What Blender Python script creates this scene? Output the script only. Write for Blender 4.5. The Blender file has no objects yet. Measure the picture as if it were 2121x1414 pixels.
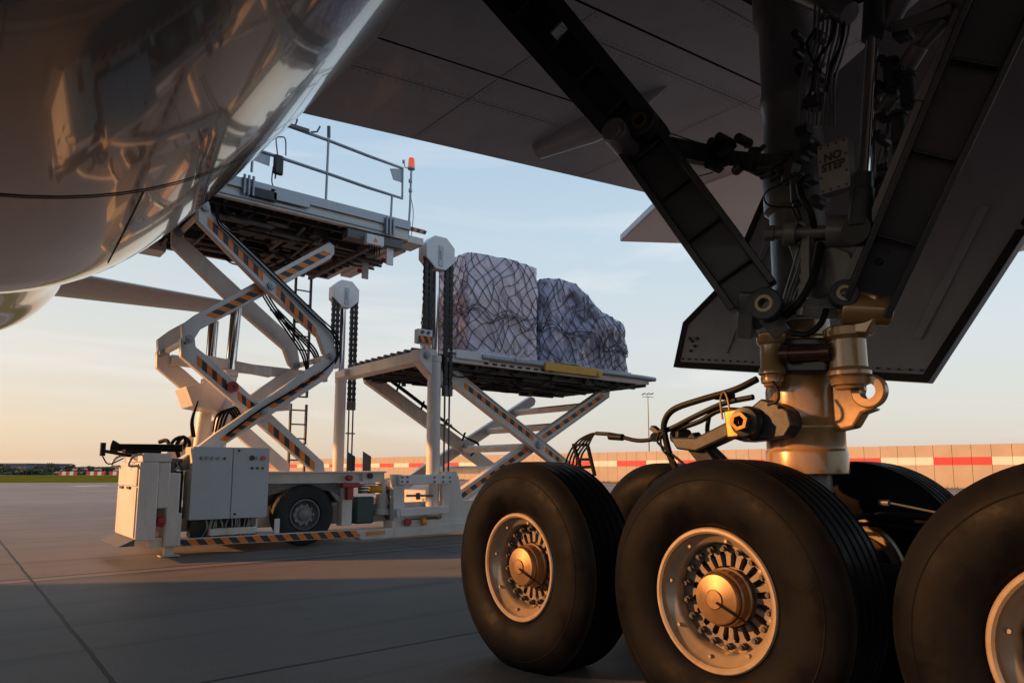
import bpy, bmesh, math, random
from mathutils import Vector, Matrix, noise
R=math.radians; PI=math.pi
rnd=random.Random(7)
sc=bpy.context.scene
col=sc.collection
# ------------------------------------------------------------ camera
HC=1.22; FPX=1435.0; CX=1085.0; CY=794.0; PITCH=math.atan(178/1435.0); YAW=R(39.8)
cd=bpy.data.cameras.new('camera'); cam=bpy.data.objects.new('camera',cd); col.objects.link(cam)
cam.location=(0,0,HC); cam.rotation_euler=(PI/2+PITCH,0,-YAW)
cd.sensor_width=36; cd.lens=36*FPX/2121; cd.shift_x=-(CX-1060.5)/2121; cd.shift_y=(CY-707)/2121
cd.clip_start=0.05; cd.clip_end=6000
sc.camera=cam
# ------------------------------------------------------------ light
SUN_AZ=R(57)      # from +Y towards -X
SUN_EL=R(15.5)
w=bpy.data.worlds.new('World'); sc.world=w; w.use_nodes=True
nt=w.node_tree; bg=nt.nodes['Background']
sky=nt.nodes.new('ShaderNodeTexSky'); sky.sky_type='NISHITA'; sky.sun_disc=False
sky.sun_elevation=SUN_EL; sky.sun_rotation=-SUN_AZ; sky.dust_density=1.6; sky.air_density=1.0; sky.ozone_density=1.5
tc=nt.nodes.new('ShaderNodeTexCoord'); mp=nt.nodes.new('ShaderNodeMapping'); mp.inputs['Scale'].default_value=(1.0,1.6,9)
ns=nt.nodes.new('ShaderNodeTexNoise'); ns.inputs['Scale'].default_value=1.6; ns.inputs['Detail'].default_value=7; ns.inputs['Distortion'].default_value=.5
L=nt.links.new
sep=nt.nodes.new('ShaderNodeSeparateXYZ'); L(tc.outputs['Generated'],sep.inputs[0])
# thin bright evening veil: warm near the horizon, pale blue above
vr=nt.nodes.new('ShaderNodeValToRGB'); el=vr.color_ramp.elements
el[0].position=0.0; el[0].color=(.84,.56,.34,1); el[1].position=.85; el[1].color=(.16,.26,.42,1)
for p_,c_ in ((.06,(.86,.64,.44,1)),(.16,(.78,.71,.60,1)),(.30,(.60,.69,.74,1)),(.5,(.42,.58,.74,1))): e_=el.new(p_); e_.color=c_
L(sep.outputs[2],vr.inputs[0])
vr2=nt.nodes.new('ShaderNodeValToRGB'); e2=vr2.color_ramp.elements
e2[0].position=0.0; e2[0].color=(.70,.60,.53,1); e2[1].position=.85; e2[1].color=(.16,.27,.45,1)
for p_,c_ in ((.08,(.72,.68,.62,1)),(.18,(.70,.74,.74,1)),(.32,(.58,.71,.80,1)),(.5,(.42,.60,.78,1))): e_=e2.new(p_); e_.color=c_
L(sep.outputs[2],vr2.inputs[0])
dt=nt.nodes.new('ShaderNodeVectorMath'); dt.operation='DOT_PRODUCT'; dt.inputs[1].default_value=(-math.sin(SUN_AZ),math.cos(SUN_AZ),0); L(tc.outputs['Generated'],dt.inputs[0])
wr=nt.nodes.new('ShaderNodeMapRange'); wr.inputs[1].default_value=-.25; wr.inputs[2].default_value=.75; L(dt.outputs['Value'],wr.inputs[0])
wm=nt.nodes.new('ShaderNodeMix'); wm.data_type='RGBA'; L(wr.outputs[0],wm.inputs[0]); L(vr2.outputs[0],wm.inputs[6]); L(vr.outputs[0],wm.inputs[7])
vm=nt.nodes.new('ShaderNodeMix'); vm.data_type='RGBA'; vm.blend_type='MULTIPLY'; vm.inputs[0].default_value=1; vm.inputs[7].default_value=(6.5,6.5,6.5,1); L(wm.outputs[2],vm.inputs[6])
mx=nt.nodes.new('ShaderNodeMix'); mx.data_type='RGBA'; mx.inputs[0].default_value=.80
L(sky.outputs[0],mx.inputs[6]); L(vm.outputs[2],mx.inputs[7])
# faint high cloud
cr=nt.nodes.new('ShaderNodeMapRange'); cr.inputs[1].default_value=.52; cr.inputs[2].default_value=.80; cr.inputs[4].default_value=.5
L(tc.outputs['Generated'],mp.inputs[0]); L(mp.outputs[0],ns.inputs['Vector']); L(ns.outputs[0],cr.inputs[0])
mc=nt.nodes.new('ShaderNodeMix'); mc.data_type='RGBA'; L(cr.outputs[0],mc.inputs[0]); L(mx.outputs[2],mc.inputs[6]); mc.inputs[7].default_value=(6.4,6.1,6.0,1)
L(mc.outputs[2],bg.inputs[0]); bg.inputs[1].default_value=0.12
sd=bpy.data.lights.new('sun','SUN'); so=bpy.data.objects.new('sun',sd); col.objects.link(so)
sd.energy=5.0; sd.angle=R(1.6); sd.color=(1,.43,.14)
sdir=Vector((-math.sin(SUN_AZ)*math.cos(SUN_EL),math.cos(SUN_AZ)*math.cos(SUN_EL),math.sin(SUN_EL)))
so.rotation_euler=sdir.to_track_quat('Z','Y').to_euler()
vs=sc.view_settings; vs.view_transform='Standard'; vs.look='None'; vs.gamma=1; vs.use_curve_mapping=False; vs.exposure=0.5
# ------------------------------------------------------------ survey helpers: turn a sighting into a point on a known plane
cP,sP,cY,sY=math.cos(PITCH),math.sin(PITCH),math.cos(YAW),math.sin(YAW)
def ray(x,y):
    u=(x-CX)/FPX; v=(CY-y)/FPX; f=cP-sP*v; z=sP+cP*v
    return Vector((u*cY+f*sY,-u*sY+f*cY,z))
O=Vector((0,0,HC))
def PY(x,y,Y): d=ray(x,y); return O+d*(Y/d.y)
def PX(x,y,X): d=ray(x,y); return O+d*(X/d.x)
def PZ(x,y,Z): d=ray(x,y); return O+d*((Z-HC)/d.z)
def PD(x,y,s): return O+ray(x,y)*s
# ------------------------------------------------------------ materials
def mat(name,c,rough=.5,metal=0,var=.12,vs_=3.0,bump=0,bs=40,coat=0,streak=0,spec=.5,emit=None,grime=0):
    m=bpy.data.materials.new(name); m.use_nodes=True; t=m.node_tree; b=t.nodes['Principled BSDF']; k=t.links.new
    b.inputs['Roughness'].default_value=rough; b.inputs['Metallic'].default_value=metal; b.inputs['Specular IOR Level'].default_value=spec
    b.inputs['Coat Weight'].default_value=coat; b.inputs['Coat Roughness'].default_value=.04
    g=t.nodes.new('ShaderNodeTexCoord')
    n=t.nodes.new('ShaderNodeTexNoise'); n.inputs['Scale'].default_value=vs_; n.inputs['Detail'].default_value=8; n.inputs['Roughness'].default_value=.65
    if streak:
        mpn=t.nodes.new('ShaderNodeMapping'); mpn.inputs['Scale'].default_value=(1,1,streak); k(g.outputs['Object'],mpn.inputs[0]); k(mpn.outputs[0],n.inputs['Vector'])
    else: k(g.outputs['Object'],n.inputs['Vector'])
    r=t.nodes.new('ShaderNodeMapRange'); r.inputs[1].default_value=.3; r.inputs[2].default_value=.7; r.inputs[3].default_value=1-var; r.inputs[4].default_value=1+var
    k(n.outputs[0],r.inputs[0])
    h=t.nodes.new('ShaderNodeHueSaturation'); h.inputs['Color'].default_value=(*c,1); k(r.outputs[0],h.inputs['Value']); k(h.outputs[0],b.inputs['Base Color'])
    if grime:
        ga=t.nodes.new('ShaderNodeTexNoise'); ga.inputs['Scale'].default_value=1.7; ga.inputs['Detail'].default_value=12; ga.inputs['Roughness'].default_value=.72; ga.inputs['Distortion'].default_value=.3
        gm=t.nodes.new('ShaderNodeMapping'); gm.inputs['Scale'].default_value=(1,1,.35); k(g.outputs['Object'],gm.inputs[0]); k(gm.outputs[0],ga.inputs['Vector'])
        gr2=t.nodes.new('ShaderNodeMapRange'); gr2.inputs[1].default_value=.53; gr2.inputs[2].default_value=.70; gr2.inputs[4].default_value=grime; k(ga.outputs[0],gr2.inputs[0])
        gb=t.nodes.new('ShaderNodeTexNoise'); gb.inputs['Scale'].default_value=26; gb.inputs['Detail'].default_value=8; gb.inputs['Roughness'].default_value=.7; k(g.outputs['Object'],gb.inputs['Vector'])
        gc=t.nodes.new('ShaderNodeMapRange'); gc.inputs[1].default_value=.62; gc.inputs[2].default_value=.66; gc.inputs[4].default_value=grime*1.1; k(gb.outputs[0],gc.inputs[0])
        gx=t.nodes.new('ShaderNodeMath'); gx.operation='MAXIMUM'; k(gr2.outputs[0],gx.inputs[0]); k(gc.outputs[0],gx.inputs[1])
        gmix=t.nodes.new('ShaderNodeMix'); gmix.data_type='RGBA'; k(gx.outputs[0],gmix.inputs[0]); k(h.outputs[0],gmix.inputs[6]); gmix.inputs[7].default_value=(c[0]*.3,c[1]*.24,c[2]*.19,1); k(gmix.outputs[2],b.inputs['Base Color'])
    r2=t.nodes.new('ShaderNodeMapRange'); r2.inputs[1].default_value=.3; r2.inputs[2].default_value=.7; r2.inputs[3].default_value=max(.02,rough*(1-var)); r2.inputs[4].default_value=min(1,rough*(1+1.5*var))
    k(n.outputs[0],r2.inputs[0]); k(r2.outputs[0],b.inputs['Roughness'])
    if bump:
        n2=t.nodes.new('ShaderNodeTexNoise'); n2.inputs['Scale'].default_value=bs; n2.inputs['Detail'].default_value=5; k(g.outputs['Object'],n2.inputs['Vector'])
        bp=t.nodes.new('ShaderNodeBump'); bp.inputs['Strength'].default_value=bump; bp.inputs['Distance'].default_value=.01; k(n2.outputs[0],bp.inputs['Height']); k(bp.outputs[0],b.inputs['Normal'])
    if emit: b.inputs['Emission Color'].default_value=(*emit[0],1); b.inputs['Emission Strength'].default_value=emit[1]
    return m
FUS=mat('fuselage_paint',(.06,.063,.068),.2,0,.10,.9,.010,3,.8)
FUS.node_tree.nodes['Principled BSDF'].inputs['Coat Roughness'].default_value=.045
WING=mat('wing_paint',(.32,.38,.48),.36,0,.16,.9,.05,5,.08,spec=.25,grime=.18)
STAB=mat('stabilizer_paint',(.42,.40,.38),.35)
GAPM=mat('gap_black',(.015,.015,.017),.8)
TYRE=mat('tyre_rubber',(.0055,.0060,.0075),.5,0,.45,3,.05,70,spec=.06,grime=.0)
RIM=mat('wheel_paint',(.36,.29,.21),.33,.35,.10,9,.04,30,.3,grime=.4)
RIMW=mat('wheel_web_paint',(.17,.135,.105),.4,.2,.2,12,.04,40)
HUB=mat('hub_metal',(.25,.165,.09),.40,.75,.12,14)
STRUT=mat('strut_paint_sun_tint',(.27,.165,.075),.24,.15,.15,6,.03,30,.5,grime=.35)  # gold glow of the low sun is mixed into this base colour
GDARK=mat('gear_dark_paint',(.022,.026,.034),.42,0,.25,5,.04,40,.1,spec=.3)
GGREY=mat('gear_grey_paint',(.11,.115,.125),.4,.1,.2,7,.04,40,.2)
DOOR=mat('gear_door_paint',(.27,.30,.37),.38,0,.18,1.6,.05,10,.2,streak=.4)
CHROME=mat('chrome',(.75,.76,.78),.09,1,.05,8)
HOSE=mat('hose_rubber',(.008,.0085,.010),.5,0,.1,spec=.15)
BRONZE=mat('bushing_bronze',(.22,.17,.11),.35,.8,.15,20)
NUT=mat('pin_nut_metal',(.27,.15,.045),.3,.7,.15,20)
WHITE=mat('loader_cream_paint',(.64,.62,.60),.42,0,.14,2.2,.03,20,.15,streak=.35,grime=.38)
WHITE2=mat('loader_white_paint',(.70,.71,.73),.4,0,.07,3,.02,20,.15,grime=.22)
CABG=mat('cabinet_grey_paint',(.46,.50,.57),.45,0,.05,2,.015,30,grime=.13)
GALV=mat('galvanised_steel',(.33,.36,.40),.42,.6,.22,18,.03,60)
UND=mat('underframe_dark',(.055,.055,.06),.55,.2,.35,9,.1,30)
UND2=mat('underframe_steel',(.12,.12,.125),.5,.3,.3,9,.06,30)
ORG=mat('hazard_orange',(.80,.20,.015),.45,0,.12,12)
BLK=mat('hazard_black',(.028,.03,.038),.45,0,.2,12)
YEL=mat('rail_yellow',(.72,.40,.03),.4,0,.1,6)
RED=mat('red_paint',(.35,.03,.03),.4,0,.1)
BEAC=mat('beacon_plastic',(.85,.09,.03),.25,0,.05,5,0,2,.6,emit=((1,.10,.03),.35))
RUNG=mat('ladder_steel',(.10,.10,.105),.5,.3)
CHAIN=mat('chain_steel',(.035,.035,.04),.42,.6,.3,30)
LTYRE=mat('loader_tyre_rubber',(.022,.023,.026),.75,0,.2,9,.05,50)
LRIM=mat('loader_rim_paint',(.19,.195,.21),.45,.3,.15,12)
NET=mat('net_rope',(.045,.05,.075),.7)
CONC=mat('wall_concrete',(.36,.31,.25),.85,0,.10,.7,.1,12)
WRED=mat('wall_red',(.50,.05,.06),.7,0,.12,1)
WWHT=mat('wall_white',(.62,.60,.56),.7,0,.08,1)
BLDG=mat('far_shed_cladding',(.10,.13,.19),.7)
BARK=mat('bark',(.06,.05,.04),.9)
LEAF=mat('leaf',(.075,.085,.05),.8,0,.35,1.5)
HILL=mat('far_field',(.20,.16,.12),.95,0,.2,.02)
BLADE=mat('grass_blade',(.20,.17,.055),.8,0,.3,4)
SIGN=mat('sign_plate',(.55,.56,.58),.4)
INK=mat('sign_ink',(.02,.02,.025),.5)
WARN=mat('warning_orange',(.75,.26,.03),.4)
TEAL=mat('tank_teal',(.03,.07,.08),.4)
def wrap_mat(name,c):
    m=mat(name,c,.24,0,.22,2.6,0,2,.55)
    t=m.node_tree; b=t.nodes['Principled BSDF']; k=t.links.new
    g=t.nodes.new('ShaderNodeTexCoord'); mpn=t.nodes.new('ShaderNodeMapping'); mpn.inputs['Scale'].default_value=(1,1,.55); mpn.inputs['Rotation'].default_value=(.3,.5,.2)
    n=t.nodes.new('ShaderNodeTexNoise'); n.noise_type='RIDGED_MULTIFRACTAL'; n.inputs['Scale'].default_value=2.6; n.inputs['Detail'].default_value=6; n.inputs['Distortion'].default_value=1.2
    bp=t.nodes.new('ShaderNodeBump'); bp.inputs['Strength'].default_value=1.0; bp.inputs['Distance'].default_value=.16
    k(g.outputs['Object'],mpn.inputs[0]); k(mpn.outputs[0],n.inputs['Vector']); k(n.outputs[0],bp.inputs['Height']); k(bp.outputs[0],b.inputs['Normal'])
    return m
WRAP=wrap_mat('wrap_lavender',(.64,.54,.64)); WRAP2=wrap_mat('wrap_blue',(.34,.33,.46)); CARTON=mat('carton',(.45,.34,.24),.7)
def ground_mat():
    m=bpy.data.materials.new('apron_concrete'); m.use_nodes=True; t=m.node_tree; b=t.nodes['Principled BSDF']; k=t.links.new; N=t.nodes.new
    g=N('ShaderNodeTexCoord'); sx=N('ShaderNodeSeparateXYZ'); k(g.outputs['Object'],sx.inputs[0])
    def math_(op,a,b_=None,c=None):
        n=N('ShaderNodeMath'); n.operation=op
        for i,q in enumerate((a,b_,c)):
            if q is None: continue
            if isinstance(q,(int,float)): n.inputs[i].default_value=q
            else: k(q,n.inputs[i])
        return n.outputs[0]
    wob=N('ShaderNodeTexNoise'); wob.inputs['Scale'].default_value=3; wob.inputs['Detail'].default_value=6; k(g.outputs['Object'],wob.inputs['Vector'])
    wv=math_('MULTIPLY',math_('SUBTRACT',wob.outputs[0],.5),.03)
    def joint(axis,off,per,wd):
        s=math_('ADD',math_('SUBTRACT',axis,off),wv)
        md=math_('PINGPONG',s,per/2)      # distance to nearest joint
        return math_('LESS_THAN',md,wd)
    x,y=sx.outputs[0],sx.outputs[1]
    j1=joint(x,.86,5.05,.015)
    j2=joint(y,9.45,5.05,.020)
    j3=joint(y,9.74,5.05*6,.030)
    j=math_('MAXIMUM',math_('MAXIMUM',j1,j2),j3)
    # slab to slab tone
    fx=math_('FLOOR',math_('DIVIDE',math_('SUBTRACT',x,.86),5.05)); fy=math_('FLOOR',math_('DIVIDE',math_('SUBTRACT',y,9.45),5.05))
    cmb=N('ShaderNodeCombineXYZ'); k(fx,cmb.inputs[0]); k(fy,cmb.inputs[1]); wn=N('ShaderNodeTexWhiteNoise'); k(cmb.outputs[0],wn.inputs[0])
    n1=N('ShaderNodeTexNoise'); n1.inputs['Scale'].default_value=.35; n1.inputs['Detail'].default_value=9; n1.inputs['Roughness'].default_value=.6; k(g.outputs['Object'],n1.inputs['Vector'])
    n2=N('ShaderNodeTexNoise'); n2.inputs['Scale'].default_value=55; n2.inputs['Detail'].default_value=6; k(g.outputs['Object'],n2.inputs['Vector'])
    mp_=N('ShaderNodeMapping'); mp_.inputs['Scale'].default_value=(.6,22,1); k(g.outputs['Object'],mp_.inputs[0])
    n3=N('ShaderNodeTexNoise'); n3.inputs['Scale'].default_value=1.6; n3.inputs['Detail'].default_value=7; n3.inputs['Roughness'].default_value=.7; k(mp_.outputs[0],n3.inputs['Vector'])
    n4=N('ShaderNodeTexNoise'); n4.inputs['Scale'].default_value=1.3; n4.inputs['Detail'].default_value=7; n4.inputs['Distortion'].default_value=.5; k(g.outputs['Object'],n4.inputs['Vector'])
    stn=N('ShaderNodeMapRange'); stn.inputs[1].default_value=.60; stn.inputs[2].default_value=.74; stn.inputs[3].default_value=1; stn.inputs[4].default_value=.72; k(n4.outputs[0],stn.inputs[0])
    v=math_('ADD',math_('MULTIPLY',n1.outputs[0],.9),.55)
    v=math_('MULTIPLY',v,math_('ADD',math_('MULTIPLY',wn.outputs[0],.24),.88))
    v=math_('MULTIPLY',v,math_('ADD',math_('MULTIPLY',n2.outputs[0],.7),.65))
    v=math_('MULTIPLY',v,math_('ADD',math_('MULTIPLY',n3.outputs[0],.55),.725))
    v=math_('MULTIPLY',v,stn.outputs[0])
    mq=N('ShaderNodeMapping'); mq.inputs['Scale'].default_value=(.09,2.4,1); mq.inputs['Rotation'].default_value=(0,0,.05); k(g.outputs['Object'],mq.inputs[0])
    n5=N('ShaderNodeTexNoise'); n5.inputs['Scale'].default_value=1.0; n5.inputs['Detail'].default_value=5; k(mq.outputs[0],n5.inputs['Vector'])
    tr=N('ShaderNodeMapRange'); tr.inputs[1].default_value=.54; tr.inputs[2].default_value=.66; tr.inputs[3].default_value=1; tr.inputs[4].default_value=.70; k(n5.outputs[0],tr.inputs[0]); v=math_('MULTIPLY',v,tr.outputs[0])
    vo=N('ShaderNodeTexVoronoi'); vo.inputs['Scale'].default_value=1.1; k(g.outputs['Object'],vo.inputs['Vector'])
    dr=N('ShaderNodeMapRange'); dr.inputs[1].default_value=.035; dr.inputs[2].default_value=.07; dr.inputs[3].default_value=.55; dr.inputs[4].default_value=1; k(math_('ADD',vo.outputs['Distance'],math_('MULTIPLY',n4.outputs[0],.05)),dr.inputs[0]); v=math_('MULTIPLY',v,dr.outputs[0])
    v=math_('MULTIPLY',v,math_('ADD',1,math_('MULTIPLY',math_('MULTIPLY',math_('GREATER_THAN',y,9.45),math_('LESS_THAN',y,9.74)),.22)))
    v=math_('MULTIPLY',v,math_('SUBTRACT',1,math_('MULTIPLY',j,.92)))
    h=N('ShaderNodeHueSaturation'); h.inputs['Color'].default_value=(.168,.153,.138,1); k(v,h.inputs['Value']); k(h.outputs[0],b.inputs['Base Color'])
    b.inputs['Roughness'].default_value=.62; b.inputs['Specular IOR Level'].default_value=.35
    bp=N('ShaderNodeBump'); bp.inputs['Strength'].default_value=.22; bp.inputs['Distance'].default_value=.004
    k(math_('SUBTRACT',math_('ADD',n2.outputs[0],math_('MULTIPLY',n3.outputs[0],.7)),math_('MULTIPLY',j,3)),bp.inputs['Height']); k(bp.outputs[0],b.inputs['Normal'])
    return m
APRON=ground_mat()
GRASSM=mat('verge_grass',(.10,.115,.015),1,0,.45,.35,.2,8,spec=0)
PAINTW=mat('line_paint',(.6,.58,.54),.6,0,.1,2)
# ------------------------------------------------------------ mesh builder
class M:
    def __init__(s): s.v=[]; s.f=[]; s.m=[]; s.g=[]
    def add(s,vs,fs,mi=0):
        n=len(s.v); s.g.append(len(s.f)); s.v+=[tuple(p) for p in vs]; s.f+=[tuple(i+n for i in f) for f in fs]; s.m+=[mi]*len(fs)
    def bx(s,x0,x1,y0,y1,z0,z1,mi=0):
        s.add([(x,y,z) for x in (x0,x1) for y in (y0,y1) for z in (z0,z1)],[(0,1,3,2),(4,6,7,5),(0,4,5,1),(2,3,7,6),(0,2,6,4),(1,5,7,3)],mi); return s
    def beam(s,a,b,w_,h,up=(0,1,0),mi=0):
        a=Vector(a); b=Vector(b); d=(b-a).normalized(); u=Vector(up); u=(u-d*u.dot(d)).normalized(); t=d.cross(u)
        vs=[p+u*(w_/2*i)+t*(h/2*j) for p in (a,b) for i in (-1,1) for j in (-1,1)]
        s.add(vs,[(0,1,3,2),(4,6,7,5),(0,4,5,1),(2,3,7,6),(0,2,6,4),(1,5,7,3)],mi); return s
    def ibeam(s,a,b,w_,h,t=.02,up=(0,1,0),mi=0,ribs=0):
        # web in plane spanned by d and tt; flanges at +-h/2 with width w_ along up
        a=Vector(a); b=Vector(b); d=(b-a).normalized(); u=Vector(up); u=(u-d*u.dot(d)).normalized(); tt=d.cross(u)
        s.beam(a,b,t,h-t*1.9,u,mi)
        for k in (-1,1): s.beam(a+tt*(h/2*k),b+tt*(h/2*k),w_,t*1.6,u,mi)
        Ln=(b-a).length
        for i in range(ribs):
            p=a+d*(Ln*(i+.5)/ribs); s.beam(p-d*.008,p+d*.008,w_*.9,h-t*2,u,mi)
        return s
    def cyl(s,a,b,r,r2=None,n=18,caps=True,mi=0):
        a=Vector(a); b=Vector(b); r2=r if r2 is None else r2; d=(b-a).normalized(); u=d.orthogonal().normalized(); t=d.cross(u)
        vs=[]; 
        for p,q in ((a,r),(b,r2)):
            for i in range(n): an=2*PI*i/n; vs.append(p+u*(q*math.cos(an))+t*(q*math.sin(an)))
        fs=[(i,(i+1)%n,n+(i+1)%n,n+i) for i in range(n)]
        if caps: fs+= [tuple(range(n))[::-1],tuple(range(n,2*n))]
        s.add(vs,fs,mi); return s
    def tube(s,pts,r,n=8,sub=5,mi=0):
        P=[Vector(p) for p in pts]
        if len(P)>2 and sub>1:
            Q=[]; E=[P[0]*2-P[1]]+P+[P[-1]*2-P[-2]]
            for i in range(1,len(E)-2):
                for k in range(sub):
                    t=k/sub; a,b,c,d=E[i-1],E[i],E[i+1],E[i+2]
                    Q.append(.5*((2*b)+(c-a)*t+(2*a-5*b+4*c-d)*t*t+(3*b-a-3*c+d)*t**3))
            Q.append(P[-1]); P=Q
        d=(P[1]-P[0]).normalized(); u=d.orthogonal().normalized(); vs=[]
        for i,p in enumerate(P):
            d=(P[min(i+1,len(P)-1)]-P[max(i-1,0)]).normalized(); u=(u-d*u.dot(d)).normalized(); t=d.cross(u)
            for k in range(n): an=2*PI*k/n; vs.append(p+u*(r*math.cos(an))+t*(r*math.sin(an)))
        fs=[]
        for i in range(len(P)-1):
            for k in range(n): fs.append((i*n+k,i*n+(k+1)%n,(i+1)*n+(k+1)%n,(i+1)*n+k))
        fs+=[tuple(range(n))[::-1],tuple(range((len(P)-1)*n,len(P)*n))]
        s.add(vs,fs,mi); return s
    def prism(s,poly,off,mi=0):
        off=Vector(off); P=[Vector(p) for p in poly]; n=len(P)
        s.add(P+[p+off for p in P],[tuple(range(n))[::-1],tuple(range(n,2*n))]+[(i,(i+1)%n,n+(i+1)%n,n+i) for i in range(n)],mi); return s
    def plateY(s,pts,Y0,Y1,mi=0):   # outline sighted on plane Y0, given thickness to Y1
        s.prism([PY(x,y,Y0) for x,y in pts],(0,Y1-Y0,0),mi); return s
    def lathe(s,prof,o=(0,0,0),ax=(1,0,0),n=48,closed=False,mi=0):
        o=Vector(o); d=Vector(ax).normalized(); u=d.orthogonal().normalized(); t=d.cross(u); vs=[]
        for r,a in prof:
            for i in range(n): an=2*PI*i/n; vs.append(o+d*a+u*(r*math.cos(an))+t*(r*math.sin(an)))
        fs=[]; m=len(prof)
        for j in range(m if closed else m-1):
            k=(j+1)%m
            for i in range(n): fs.append((j*n+i,j*n+(i+1)%n,k*n+(i+1)%n,k*n+i))
        s.add(vs,fs,mi); return s
    def each(s,name,mats,parent=None,sharp=35,bevel=0,per=1):
        for k in range(0,len(s.g)-1 if s.g and s.g[-1]==len(s.f) else len(s.g),per):
            f0=s.g[k]; f1=s.g[k+per] if k+per<len(s.g) else len(s.f); fs=s.f[f0:f1]; ids=sorted({i for f in fs for i in f}); mp_={i:j for j,i in enumerate(ids)}
            q=M(); q.v=[s.v[i] for i in ids]; q.f=[tuple(mp_[i] for i in f) for f in fs]; q.m=s.m[f0:f1]; q.build(name,mats,parent,sharp,bevel)
    def build(s,name,mats,parent=None,sharp=35,bevel=0,wn=False):
        me=bpy.data.meshes.new(name); me.from_pydata(s.v,[],s.f)
        mats=mats if isinstance(mats,(list,tuple)) else [mats]
        for q in mats: me.materials.append(q)
        me.polygons.foreach_set('material_index',s.m)
        b=bmesh.new(); b.from_mesh(me); bmesh.ops.recalc_face_normals(b,faces=b.faces); b.to_mesh(me); b.free()
        if sharp: me.polygons.foreach_set('use_smooth',[True]*len(me.polygons)); me.set_sharp_from_angle(angle=R(sharp))
        me.update()
        o=bpy.data.objects.new(name,me); col.objects.link(o)
        if parent is not None:
            o.parent=parent
            if parent.type=='EMPTY' and not parent.get('_loc'): o.location=-parent.location
        if bevel:
            md=o.modifiers.new('bevel','BEVEL'); md.width=bevel; md.segments=2; md.limit_method='ANGLE'; md.angle_limit=R(40); md.harden_normals=False
        return o
def tag(o,label=None,cat=None,group=None,kind=None):
    if label: o['label']=label
    if cat: o['category']=cat
    if group: o['group']=group
    if kind: o['kind']=kind
    return o
def thing(name,loc,label,cat,group=None):
    o=bpy.data.objects.new(name,None); col.objects.link(o); o.location=loc; o.empty_display_size=.3; return tag(o,label,cat,group)
def copy_tree(o,parent,dv):
    c=o.copy(); col.objects.link(c); c.parent=parent; c.location=o.location+Vector(dv)
    for ch in list(o.children):
        d=ch.copy(); col.objects.link(d); d.parent=c
    return c
def text_mesh(txt,size,origin,right,up,depth=.002):
    cu=bpy.data.curves.new('t','FONT'); cu.body=txt; cu.size=size; cu.align_x='CENTER'; cu.align_y='CENTER'; cu.space_line=.9; cu.offset=.003
    to=bpy.data.objects.new('t',cu); me=bpy.data.meshes.new_from_object(to)
    rt=Vector(right).normalized(); u=Vector(up).normalized(); o=Vector(origin)
    m=M(); m.add([o+rt*v.co.x+u*v.co.y for v in me.vertices],[tuple(p.vertices) for p in me.polygons])
    bpy.data.objects.remove(to); bpy.data.curves.remove(cu); return m
# ============================================================ SETTING
g=M(); S=2500; g.add([(-S,-S,0),(S,-S,0),(S,S,0),(-S,S,0)],[(0,1,2,3)])
tag(g.build('ground',APRON,None,0),kind='structure')
fwd=Vector((sY,cY,0)); rgt=Vector((cY,-sY,0))
def C(x,d,z=0): return rgt*x+fwd*d+Vector((0,0,z))      # camera-heading survey coordinates
# perimeter wall runs along x+d=74
wdir=Vector((1,-1)).normalized()
def wall_pt(t,z=0,o=0):  # t metres from the point C(31,43) to the far left; o = offset towards the apron
    x=31.5-t*wdir.x; d=42.5-t*wdir.y; return C(x-o*.7071,d-o*.7071,z)
W0,W1=-14,118
gr=M()
gr.add([wall_pt(W0-30,.004,1.6),wall_pt(W1,.004,1.6),wall_pt(W1,.004,-1),wall_pt(W0-30,.004,-1)],[(0,1,2,3)])
tag(gr.build('verge',GRASSM,None,0),kind='structure')
gf=M(); gf.add([C(-190,60,.004),C(-34,66,.004),C(-36,150,.004),C(-260,150,.004)],[(0,1,2,3)])
tag(gf.build('grass_field',GRASSM,None,0),kind='structure')
hl=M()   # low far hills
rows=[(190,-.4),(300,1.6),(520,4.6),(900,8.0),(1500,10.0)]
nx=60
for j,(d,z) in enumerate(rows):
    for i in range(nx+1):
        x=(-1.2+1.6*i/nx)*d; hl.v.append(tuple(C(x,d,z*.5+(.35*z*noise.noise(Vector((x*.006,d*.01,3))) if z>0 else 0))))
for j in range(len(rows)-1):
    for i in range(nx): hl.f.append((j*(nx+1)+i,j*(nx+1)+i+1,(j+1)*(nx+1)+i+1,(j+1)*(nx+1)+i)); hl.m.append(0)
tag(hl.build('hills',HILL,None,60),kind='structure')
ln=M(); a=PZ(152,1006.5,.006); b=PZ(222,1004.5,.006)
dd=(b-a).normalized(); pp=Vector((-dd.y,dd.x,0)); ln.add([a-pp*.6,b-pp*.6,b+pp*.6,a+pp*.6],[(0,1,2,3)])
tag(ln.build('apron_marking',PAINTW,None,0),kind='structure')
# wall: panels, coloured band 3 panels red / 3 white
t=thing('concrete_wall',wall_pt(20),'long tan concrete panel wall with a red and white band behind the grass strip','wall')
wb=M(); bandr=M(); bandw=M(); pw=1.1; npn=int((W1-W0)/pw)
for i in range(npn):
    t0=W0+i*pw+.012; t1=W0+(i+1)*pw-.012
    q=[wall_pt(t0,0,0),wall_pt(t1,0,0),wall_pt(t1,0,-.16),wall_pt(t0,0,-.16)]
    off=rnd.uniform(-.006,.006)
    q=[p+Vector((0,0,off)) for p in q]
    wb.prism(q,(0,0,2.84))
    q=[wall_pt(t0,1.52,.02),wall_pt(t1,1.52,.02),wall_pt(t1,1.52,-.02),wall_pt(t0,1.52,-.02)]
    tr=((i+0)//3)%2
    (bandr if tr else bandw).prism(q,(0,0,.51))
wb.prism([wall_pt(W0,0,-.03),wall_pt(W1,0,-.03),wall_pt(W1,0,-.10),wall_pt(W0,0,-.10)],(0,0,2.80),1)
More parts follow.
